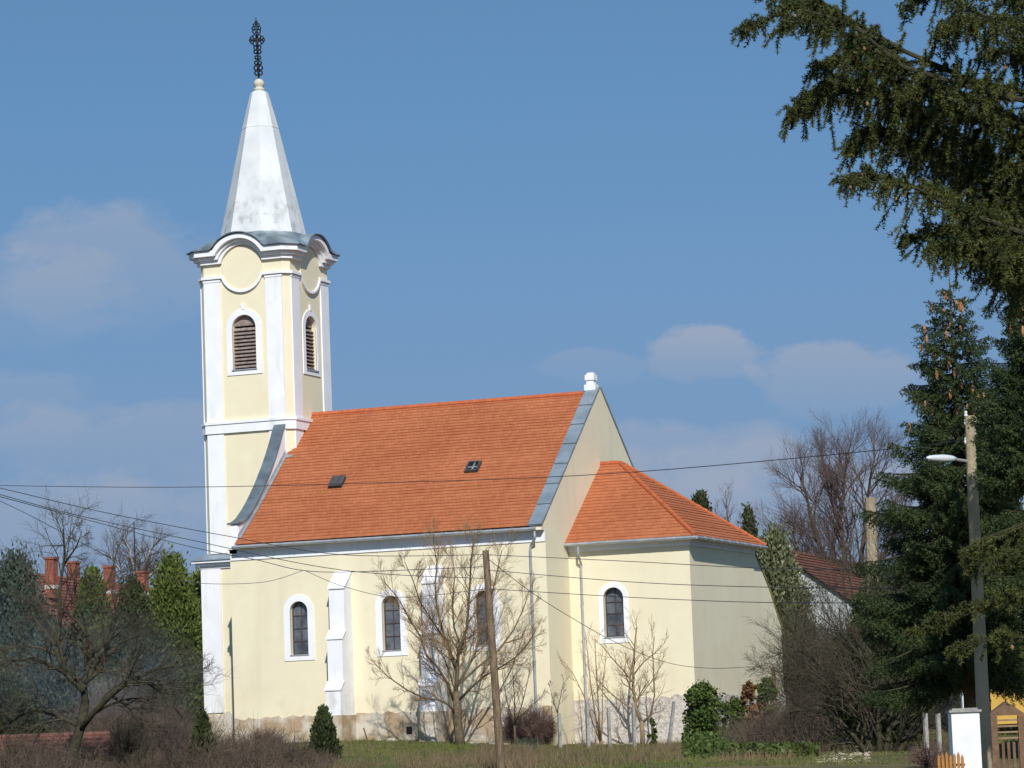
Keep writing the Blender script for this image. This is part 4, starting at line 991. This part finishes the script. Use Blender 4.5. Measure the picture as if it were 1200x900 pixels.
leafy('ivy_clump', 'lower ivy clump right of the thick ivy column', 862, 133, 862, 30, 822, 872, IVY, 3000, .10, 'ivy')
leafy('ivy_clad_post', 'dark ivy top on a post at the right end of the church plinth', 901, 134, 901, 24, 797, 872, IVY, 4200, .10, 'ivy')
leafy('creeper', 'reddish-brown creeper between the two ivy-clad posts', 882, 133, 882, 22, 800, 872, IVR, 2600, .10, 'creeper')
leafy('ivy_clad_post', 'slim ivy-wrapped concrete post right of the forked small tree', 766, 128, 766, 9, 842, 888, IVY, 1200, .08, 'ivy')

# grass and weeds as stuff
def scatter(px0, px1, D0_, D1_, n, avoid=True):
    pts = []
    while len(pts) < n:
        D = rng.uniform(D0_, D1_); px = rng.uniform(px0, px1); p = at(px, 880, D); x, y = p[0], p[1]
        if avoid and ((-.1 < x < L+.1 and y > -.1) or (x > L-.1 and x < X1+.1 and Y0-.1 < y < 16) or (-4.1 < x < 1 and y > 5)): continue
        pts.append((x, y, ground(x, y)))
    return np.array(pts)
def blades(name, P, ln, wd, m, label, cat, spread=.5, tilt=None):
    n = len(P); D = unit(rng.normal(size=(n, 3))*spread+np.array([0, 0, 1])); T = rng.uniform(0, 1, n)*.6+.5*(np.sin(P[:, 0]*.7)*np.cos(P[:, 1]*.5)+.6)*.6
    V, F, T = spikes(P-np.array([0, 0, .02]), D, ln*rng.uniform(.4, 1.3, (n, 1)), wd, T); return cards(name, V, F, T, m, label=label, cat=cat, kind='stuff')
blades('grass', scatter(-40, 1240, 100, 150, 60000), .16, .035, GRS, 'short meadow grass in front of the church', 'grass')
P = np.concatenate([scatter(-30, 400, 104, 138, 12000), scatter(560, 930, 104, 128, 7000), scatter(390, 620, 100, 119, 6000), scatter(900, 1110, 112, 150, 7000)])
P = P[(np.sin(P[:, 0]*.55+1)*np.sin(P[:, 1]*.4)+.45*np.sin(P[:, 0]*1.7)) > -.25]
blades('dry_weeds', P, .42, .022, DRY, 'tan dry weeds and stalks along the fence', 'weeds', .35)
P = np.concatenate([scatter(120, 390, 110, 132, 11000), scatter(-40, 130, 106, 128, 8000), scatter(850, 960, 112, 126, 5000)])
def thicket(P, ln, name, label):
    n = len(P); ln = ln*np.clip(.75+.45*np.sin(P[:, :1]*.9+P[:, 1:2]*.4)+.35*np.sin(P[:, :1]*2.3-P[:, 1:2]*1.1), .25, 1.6)
    D = unit(rng.normal(size=(n, 3))*.6+np.array([0, 0, 1]))
    V1, F1, T1 = spikes(P, D, ln*rng.uniform(.3, 1.2, (n, 1)), .022, rng.uniform(0, 1, n))
    P2 = P+D*ln*rng.uniform(.2, .8, (n, 1)); D2 = unit(rng.normal(size=(n, 3))+np.array([0, 0, .3])); V2, F2, T2 = spikes(P2, D2, ln*.4*rng.uniform(.4, 1.2, (n, 1)), .018, rng.uniform(0, 1, n))
    cards(name, np.concatenate([V1, V2]), np.concatenate([F1, F2+len(V1)]), np.concatenate([T1, T2]), BRU, label=label, cat='brambles', kind='stuff')
thicket(P, 1.15, 'bramble', 'brown leafless brambles filling the foreground below the church')
# taller thicket behind the gnarled tree
P = scatter(110, 245, 132, 144, 9000); thicket(P, 2.6, 'tall_bramble', 'tall mauve-brown bramble thicket left of the tower foot')
P = scatter(915, 1110, 126, 150, 9000); thicket(P, 2.4, 'tall_bramble', 'tall dark bramble thicket right of the church')
# evergreen ground cover on the bank at right
P = scatter(800, 960, 110, 130, 7000); P[:, 2] += rng.uniform(0, .45, len(P)); V, F, T = leaves(P, .11, rng.uniform(0, 1, len(P)), 1.4); cards('ground_ivy', V, F, T, IVY, label='green ground ivy spilling over the bank right of the church', cat='ivy', kind='stuff')
# gravel patch
g = G()
for x, y, z in scatter(955, 1020, 104, 120, 420):
    s_ = rng.uniform(.03, .10); g.lathe((x, y, z-.03), [(s_, 0), (s_*.8, s_*.6), (s_*.2, s_*.8)], 5)
g.build('gravel', PLI, fix=False, label='pale gravel heap on the bank right of the church', cat='gravel', kind='stuff')

# ================================================================== fence posts
posts = [(655, 836, 'in front of the brown twiggy shrub'), (688, 823, 'at the foot of the chancel downpipe'), (713, 829, 'between the downpipe and the forked small tree'), (742, 824, 'just left of the forked small tree'),
         (790, 822, 'leaning, left of the thick ivy column')]
for i, (px, py, lb) in enumerate(posts):
    D = 124+i*.8; t = at(px, py, D); bpx = at(px+(2 if i < 4 else -7), 888, D); b = np.array([bpx[0], bpx[1], ground(bpx[0], bpx[1])-.2])
    g = G(); g.tube([b, t], [.082, .070], 4); 
    g.build('fence_post', CON, label='grey concrete fence post '+lb, cat='fence post', group='concrete fence posts')
for px, lb in ((1084, 'left of the pair by the teal shed'), (1099, 'right of the pair by the teal shed')):
    t = at(px, 836, 104); b = np.array([t[0], t[1], ground(t[0], t[1])-.2]); g = G(); g.tube([b, t], .08, 4); g.build('fence_post', CON, label='short grey fence post, '+lb, cat='fence post', group='concrete fence posts')
t = at(906, 782, 150); b = np.array([t[0], t[1], ground(t[0], t[1])]); g = G(); g.tube([b, t], .09, 6); g.build('wooden_post', BRW, label='short brown wooden post standing by the chancel corner', cat='post')
t = at(426, 853, 128); b = at(436, 888, 128); b[2] = ground(b[0], b[1])-.1; g = G(); g.tube([b, t], .03, 5); g.build('wooden_stake', WOOD, label='thin slanting wooden stake in the grass before the nave', cat='stake')
# fence wires between the posts
g = G()
for dz in (.25, .8):
    pts = [at(px, py, 124+i*.8)-np.array([0, 0, dz]) for i, (px, py, _) in enumerate(posts)]
    g.tube(pts, .006, 3)
g.build('fence_wire', GUT, label='thin wires strung between the concrete fence posts', cat='wire')
# green mesh panel
a = at(606, 866, 120); c = at(630, 866, 120); zb = ground(a[0], a[1])
g = G()
for k in range(9):
    p = a+(c-a)*k/8; g.tube([(p[0], p[1], zb), (p[0], p[1], a[2])], .008, 3)
for k in range(8):
    z = zb+(a[2]-zb)*k/7; g.tube([(a[0], a[1], z), (c[0], c[1], z)], .008, 3)
g.tube([(a[0], a[1], zb), (a[0], a[1], a[2]+.05)], .03, 5); g.tube([(c[0], c[1], zb), (c[0], c[1], a[2]+.05)], .03, 5)
g.build('mesh_fence', GRN, label='green wire mesh fence panel right of the wooden pole', cat='fence')
# little gabled shelter roof, grey
p = at(567, 880, 122); zb = ground(p[0], p[1])
rt_ = RT0; g = G(); wd = .30
q = [p+rt_*-wd+(0, 0, -.3), p+rt_*wd+(0, 0, -.3), p]; bk = np.array([FH[0], FH[1], 0])*.6
g.add([*q, *[x+bk for x in q]], [(0, 1, 2), (3, 5, 4), (0, 2, 5, 3), (1, 4, 5, 2), (0, 3, 4, 1)])
bx = [p+rt_*-.2+(0, 0, -.3), p+rt_*.2+(0, 0, -.3)]; g.add([(bx[0][0], bx[0][1], zb), (bx[1][0], bx[1][1], zb), bx[1], bx[0], *(np.array([(bx[0][0], bx[0][1], zb), (bx[1][0], bx[1][1], zb), bx[1], bx[0]])+bk)], [(0, 1, 2, 3), (4, 7, 6, 5), (0, 4, 5, 1), (1, 5, 6, 2), (3, 2, 6, 7), (0, 3, 7, 4)])
g.build('grave_marker', ZND, label='small dark grey gabled marker in the grass beside the tree trunk', cat='marker')

# ================================================================== poles and wires
def pole(name, label, p0, p1, r0, r1, m, group=None):
    root = thing(name, label, 'pole', p0, group); g = G(); n = 8
    g.tube([p0+(p1-p0)*k/n for k in range(n+1)], [r0+(r1-r0)*k/n for k in range(n+1)], 10); g.build('shaft', m, root, smooth=False); return root
pt = at(569, 645, 103); pb = at(588, 912, 103); pb = pt+(pb-pt)*1.05
p1 = pole('utility_pole', 'weathered leaning wooden pole in front of the nave window', pb, pt, .135, .098, WOOD)
Dp = 58.
lt = at(1136, 487, Dp); lb_ = at(1158, 960, Dp); lb_ = lb_+(lb_-lt)*.12
p2 = pole('street_lamp', 'tall concrete lamp pole with pale lamp head before the spruces', lb_, lt, .135, .085, TANC)
p2['category'] = 'street lamp'
arm0 = at(1137, 541, Dp); arm1 = at(1118, 538, Dp-.2); g = G(); g.tube([arm0, arm1], .025, 6); g.build('arm', GUT, p2)
g = G(); a = at(1120, 537.5, Dp-.2); b = at(1086, 536.5, Dp-.6); n = 8; pts = [a+(b-a)*k/n for k in range(n+1)]
g.tube(pts, [.03, .05, .06, .065, .065, .06, .055, .045, .02], 10)
g.build('lamp_head', LMP, p2, smooth=True)
g = G(); g.tube([at(1132, 492, Dp), at(1143, 492, Dp)], .02, 5); 
for k, (x, y) in enumerate(((1132, 489), (1132, 498), (1143, 496), (1142, 510), (1132, 520))): g.lathe(at(x, y, Dp), [(.02, 0), (.035, .03), (.02, .06), (.03, .09), (.01, .11)], 8)
g.build('insulator', PNT, p2)
# second small lamp further off
a = at(1119, 658, 92); b = at(1105, 659, 92); g = G(); pts = [a+(b-a)*k/5 for k in range(6)]
s2 = thing('street_lamp', 'small distant street lamp glinting left of the lamp pole', 'street lamp', (at(1124, 900, 92)[0], at(1124, 900, 92)[1], -2.2))
g.tube(pts, [.03, .06, .075, .075, .06, .02], 8); g.build('lamp_head', LMP, s2, smooth=True)
g = G(); c = at(1124, 660, 92); g.tube([(c[0], c[1], -2.2), c, a], [.09, .06, .03], 8); g.build('shaft', CON, s2)
# tan concrete pole behind
pole('utility_pole', 'plain tan concrete pole left of the cone-laden spruce', (lambda q: np.array([q[0], q[1], ground(q[0], q[1])]))(at(1024, 800, 120)), at(1020, 583, 120), .25, .20, TANC)
# thin antenna mast far left
a = at(157, 612, 205); pole('antenna_mast', 'thin dark mast in front of the pale birch', np.array([a[0], a[1], 0]), a, .06, .03, IRN)

wires = [('upper line crossing the red roof', [(-60, 568, 95), (180, 571, 90), (400, 567, 82), (700, 556, 72), (1055, 525, 61), (1137, 512, Dp)]),
         ('left service line highest of the three', [(-60, 560, 92), (0, 572, 94), (120, 600, 98), (260, 627, 100), (400, 650, 102), (569, 650, 103)]),
         ('left service line in the middle', [(-60, 562, 92), (75, 600, 97), (220, 632, 99), (400, 668, 101), (570, 678, 103)]),
         ('left service line lowest of the three', [(-60, 566, 92), (75, 602, 97), (220, 640, 98), (300, 656, 99), (355, 668.5, 100), (420, 670, 101), (570, 664, 103)]),
         ('slack thin line below the tower cornice', [(-60, 560, 92), (27, 600, 95), (133, 655, 98), (197, 677, 98), (243, 684, 98.5), (310, 682, 99.3), (354, 669, 100)]),
         ('short drop line sagging before the nave', [(358, 669, 100), (405, 688, 101), (470, 700, 102), (570, 690, 103)]),
         ('top line of three crossing the chancel', [(570, 650, 103), (740, 658, 94), (897, 666, 82), (1142, 668, Dp+.5)]),
         ('middle line of three crossing the chancel', [(571, 668, 103), (740, 682, 94), (897, 688, 82), (1143, 690, Dp+.5)]),
         ('bottom line of three crossing the chancel', [(572, 690, 103), (740, 700, 94), (897, 706, 82), (1144, 706, Dp+.5)]),
         ('sagging drop line running to the chancel corner', [(572, 655, 103), (620, 692, 110), (660, 718, 117), (720, 752, 128), (780, 776, 135), (830, 783, 141), (870, 782, 145.5), (897, 780, 149)]),
         ('short line leaving the lamp pole to the right', [(1141, 492, Dp), (1165, 500, 57), (1215, 506, 55)])]
for i, (lb, pts) in enumerate(wires):
    P = [at(*p) for p in pts]
    # Catmull-Rom smoothing
    Q = []
    for k in range(len(P)-1):
        p0, p1_, p2_, p3 = P[max(k-1, 0)], P[k], P[k+1], P[min(k+2, len(P)-1)]
        for s_ in range(8):
            t = s_/8; Q.append(.5*((2*p1_)+(-p0+p2_)*t+(2*p0-5*p1_+4*p2_-p3)*t*t+(-p0+3*p1_-3*p2_+p3)*t**3))
    Q.append(P[-1])
    dmean = np.mean([p[2] for p in pts]); g = G(); g.tube(Q, .000115*dmean*(.75 if i in (4, 5, 9) else 1), 5)
    g.build('overhead_wire', WIR, smooth=True, label='thin black overhead wire, '+lb, cat='wire', group='overhead wires')

# ================================================================== houses
def house(name, label, ridge_a, ridge_b, half, drop, wall_m, roof_m, chims=(), cat='house', verge=None, over=.3):
    a, b = np.array(ridge_a, float), np.array(ridge_b, float); b[2] = a[2]; d = unit(b-a); s = np.array([d[1], -d[0], 0]); s = s if s@(CAM-a) > 0 else -s
    c = (a+b)/2; zb = -.8; root = thing(name, label, cat, (c[0], c[1], zb)); ze_ = a[2]-drop
    g = G(); g.add([a+s*half, b+s*half, b, a, a-s*half, b-s*half], [])
    def P(p, off, z): return (p[0]+s[0]*off, p[1]+s[1]*off, z)
    V = [P(a, half, zb), P(a, half, ze_), P(a, 0, a[2]-.08), P(a, -half, ze_), P(a, -half, zb), P(b, half, zb), P(b, half, ze_), P(b, 0, a[2]-.08), P(b, -half, ze_), P(b, -half, zb)]
    w = G(); w.add(V, [(0, 1, 2, 3, 4), (9, 8, 7, 6, 5), (0, 5, 6, 1), (4, 3, 8, 9)]); w.build('wall', wall_m, root)
    r = G(); o = over; ea, eb = a-d*o, b+d*o; k = (half+o)/half; rr = int(half*4)
    for sg in (1, -1):
        n_ = unit(s*sg*drop/half+np.array([0, 0, 1])); tile_rows(r, ea+s*sg*half*k-(0, 0, drop*k), eb+s*sg*half*k-(0, 0, drop*k), ea, eb, rr, n_, .05, .01)
    rf = r.build('roof', roof_m, root, fix=False)
    for px, py0, py1, D, wpx in chims:
        t = at(px, py0, D); bt = at(px, py1, D); hw = wpx/FPX*D/2
        g = G(); g.box((t[0]-hw, t[1]-hw, bt[2]-.8), (t[0]+hw, t[1]+hw, t[2]-.12)); g.box((t[0]-hw-.06, t[1]-hw-.06, t[2]-.12), (t[0]+hw+.06, t[1]+hw+.06, t[2])); ch = g.build('chimney', BRK, rf)
        g = G(); g.box((t[0]-hw-.04, t[1]-hw-.04, bt[2]-.3), (t[0]+hw+.04, t[1]+hw+.04, bt[2]-.1)); g.build('chimney_flashing', MORT, ch)
    return root
ra = at(-60, 659, 178); rb = at(178, 690, 208)
house('tiled_house', 'long house with red tiled roof and four brick chimneys at left', ra, rb, 6.5, 5.2, PVW, RED_T,
      [(60, 653, 684, 186, 11), (86, 658, 684, 196, 11), (128, 663, 690, 196, 10.5), (167, 669, 692, 202, 10.5)])
ra = at(903, 641, 172); rb = at(1010, 651, 190)
h2 = house('brown_roof_house', 'white-gabled house with brown tiled roof right behind the church', ra, rb, 4.6, 3.3, PVW, BRN_T, [(905, 630, 645, 176, 13), (917, 634, 648, 178, 8)])
# low shed at left bottom
ra = at(-30, 862, 120); rb = at(118, 866, 121)
house('low_shed', 'low shed with faded tiled roof at the bottom left corner', ra, rb, 1.6, .75, BRW, tile_mat('shed_tiles', 0, (.16, .07, .05), (.28, .13, .09), .22, .3), [], 'shed')
# teal shed
c0 = at(1050, 792, 128); c1_ = at(1114, 792, 128); root = thing('teal_shed', 'teal boarded shed behind the white gate pillar', 'shed', (c0[0], c0[1], -1.2))
g = G(); bk = np.array([FH[0], FH[1], 0])*3; z0_, z1_ = -1.2, c0[2]
q = [(c0[0], c0[1], z0_), (c1_[0], c1_[1], z0_), (c1_[0], c1_[1], z1_), (c0[0], c0[1], z1_)]; g.add(q+[tuple(np.array(x)+bk) for x in q], [(0, 1, 2, 3), (4, 7, 6, 5), (0, 4, 5, 1), (1, 5, 6, 2), (0, 3, 7, 4)]); g.build('wall', TEAL, root)
g = G(); up_ = np.array([0, 0, .08]); e = unit(np.array(c1_)-np.array(c0))*.25; f_ = unit(bk)*.25; q = [np.array(q[3])-e-f_, np.array(q[2])+e-f_, np.array(q[2])+bk+e+f_+(0, 0, .4), np.array(q[3])+bk-e+f_+(0, 0, .4)]
g.add([*[x+up_*.1 for x in q], *[x+up_ for x in q]], [(0, 3, 2, 1), (4, 5, 6, 7), (0, 1, 5, 4), (1, 2, 6, 5), (2, 3, 7, 6), (3, 0, 4, 7)]); g.build('roof', BRW, root)
# ochre house at right
ra = at(1240, 676, 100); rb = ra+np.array([FH[0], FH[1], 0])*9+RT0*3
oh = house('ochre_house', 'ochre yellow house with white verge at the right edge', ra, rb, 2.2, 1.6, OCH, RED_T, [], 'house')
d = unit(np.array([rb[0]-ra[0], rb[1]-ra[1], 0])); s = np.array([d[1], -d[0], 0]); g = G()
for sg in (1, -1):
    a = ra-d*.34+(0, 0, .05); b = a+s*sg*2.45-np.array([0, 0, 2.45*1.6/2.2]); g.add([a, b, b-(0, 0, .18), a-(0, 0, .18), *[x+d*.05 for x in (a, b, b-(0, 0, .18), a-(0, 0, .18))]], [(0, 1, 2, 3), (4, 7, 6, 5), (0, 4, 5, 1), (3, 2, 6, 7), (1, 5, 6, 2)])
g.build('verge', PNT, oh)
g = G()
for sg in (-.9, .9):
    c = ra-d*.02+s*sg; g.add([c+s*-.4-(0, 0, 2.1), c+s*.4-(0, 0, 2.1), c+s*.4-(0, 0, 3.3), c+s*-.4-(0, 0, 3.3)], [(0, 1, 2, 3)])
g.build('window', GLS, oh)
# white gate pillar
def obox(c, hw, hd, z0, z1, rot=.5):
    g = []; X_ = np.array([math.cos(rot), math.sin(rot)]); Y_ = np.array([-X_[1], X_[0]])
    for z in (z0, z1):
        for a, b in ((-1, -1), (1, -1), (1, 1), (-1, 1)): p = np.array(c[:2])+X_*a*hw+Y_*b*hd; g.append((p[0], p[1], z))
    return g, [(0, 3, 2, 1), (4, 5, 6, 7), (0, 1, 5, 4), (1, 2, 6, 5), (2, 3, 7, 6), (3, 0, 4, 7)]
c = at(1129, 835, 55.5); root = thing('gate_pillar', 'square white masonry gate pillar with grey cap beside the lamp pole', 'pillar', (c[0], c[1], -2.9))
g = G(); g.add(*obox(c, .23, .23, -3.2, c[2], YAW)); g.build('shaft', PNT, root)
g = G(); g.add(*obox(c, .265, .265, c[2]+.002, c[2]+.04, YAW)); g.add(*obox(c, .21, .21, c[2]+.04, c[2]+.07, YAW)); g.build('cap', CON, root)
c = at(1136, 812, 84); root = thing('meter_cabinet', 'small white cabinet with dark glazed door behind the gate pillar', 'cabinet', (c[0], c[1], -2.4))
g = G(); g.add(*obox(c, .2, .15, -2.4, c[2], YAW)); g.build('body', PNT, root)
g = G(); g.add(*obox(c-np.array([FH[0], FH[1], 0])*.155, .13, .008, c[2]-.4, c[2]-.08, YAW)); g.build('door_glass', GLS, root)
# picket fence
root_p = at(1102, 893, 54); root = thing('picket_fence', 'orange-brown picket fence below the white gate pillar', 'fence', (root_p[0], root_p[1], -2.9))
for k in range(7):
    c = at(1100+k*4.6, 888-(k % 3)*1.5, 54); g = G(); g.add(*obox(c, .023, .01, -3.1, c[2], YAW+.1)); v = g.v; top_ = np.mean(np.array(v[4:]), 0)+(0, 0, .06); g.v.append(tuple(top_)); g.f.remove((4, 5, 6, 7)); g.f += [(4, 5, 8), (5, 6, 8), (6, 7, 8), (7, 4, 8)]; g.build('picket', ORW, root)
a = at(1098, 897, 54.1); b = at(1131, 896, 54.1); g = G(); g.tube([a, b], .02, 4); g.build('rail', ORW, root)
# brown wooden gate
a = at(1164, 838, 74); b = at(1196, 838, 74); root = thing('wooden_gate', 'brown wooden lattice gate with little roof at the right edge', 'gate', (a[0], a[1], -2.9))
for q in (a, b): g = G(); g.add(*obox(q, .07, .07, -2.9, q[2], YAW)); g.build('post', BRW, root)
g = G(); m_ = (a+b)/2
for k in range(4):
    z = a[2]-.1-k*.13; g.add(*obox(m_, .34, .02, z-.04, z, YAW))
g.build('lattice', mat('pale_lattice', (.3, .2, .12), (.2, .13, .08), 6, .8), root)
g = G(); X_ = RT0; g.add([m_-X_*.42+(0, 0, 0), m_+X_*.42, m_+(0, 0, .3), *(x+np.array([FH[0], FH[1], 0])*.5 for x in (m_-X_*.42, m_+X_*.42, m_+(0, 0, .3)))], [(0, 1, 2), (3, 5, 4), (0, 2, 5, 3), (1, 4, 5, 2), (0, 3, 4, 1)]); g.build('gate_roof', BRW, root)
for k in range(5):
    c = a+(b-a)*(k+.5)/5; g = G(); g.add(*obox(c, .03, .015, -2.9, a[2]-.6, YAW)); g.build('board', BRW, root)

# ================================================================== smoke drifting low at left
m = bpy.data.materials.new('wood_smoke'); m.use_nodes = True; t = m.node_tree; t.nodes.clear()
o_ = t.nodes.new('ShaderNodeOutputMaterial'); v_ = t.nodes.new('ShaderNodeVolumePrincipled'); t.links.new(v_.outputs[0], o_.inputs['Volume'])
v_.inputs['Color'].default_value = (.72, .82, 1, 1); v_.inputs['Anisotropy'].default_value = 0
tcn = t.nodes.new('ShaderNodeTexCoord'); ln = t.nodes.new('ShaderNodeVectorMath'); ln.operation = 'LENGTH'; t.links.new(tcn.outputs['Object'], ln.inputs[0])
mr = t.nodes.new('ShaderNodeMapRange'); mr.inputs[1].default_value = .25; mr.inputs[2].default_value = .98; mr.inputs[3].default_value = .05; mr.inputs[4].default_value = 0
t.links.new(ln.outputs['Value'], mr.inputs[0])
nz = t.nodes.new('ShaderNodeTexNoise'); nz.inputs['Scale'].default_value = 2.2; nz.inputs['Detail'].default_value = 3; t.links.new(tcn.outputs['Object'], nz.inputs['Vector'])
mr2 = t.nodes.new('ShaderNodeMapRange'); mr2.inputs[1].default_value = .38; mr2.inputs[2].default_value = .65; t.links.new(nz.outputs[0], mr2.inputs[0])
mu = t.nodes.new('ShaderNodeMath'); mu.operation = 'MULTIPLY'; t.links.new(mr.outputs[0], mu.inputs[0]); t.links.new(mr2.outputs[0], mu.inputs[1]); t.links.new(mu.outputs[0], v_.inputs['Density'])
for px, py, D, rx, rz_, lb in ((70, 770, 124, 5.5, 3.0, 'thin bluish smoke drifting before the conifers at left'), (170, 795, 126, 4.5, 1.7, 'faint grey smoke wisp low beside the tower foot')):
    c = at(px, py, D); bm = bmesh.new(); bmesh.ops.create_icosphere(bm, subdivisions=3, radius=1); me = bpy.data.meshes.new('smoke'); bm.to_mesh(me); bm.free(); me.materials.append(m)
    o = bpy.data.objects.new('smoke', me); col.objects.link(o); o.location = Vector(c); o.scale = (rx, 3.2, rz_); o.rotation_euler = (0, 0, YAW)
    tag(o, lb, 'smoke', None, 'stuff')
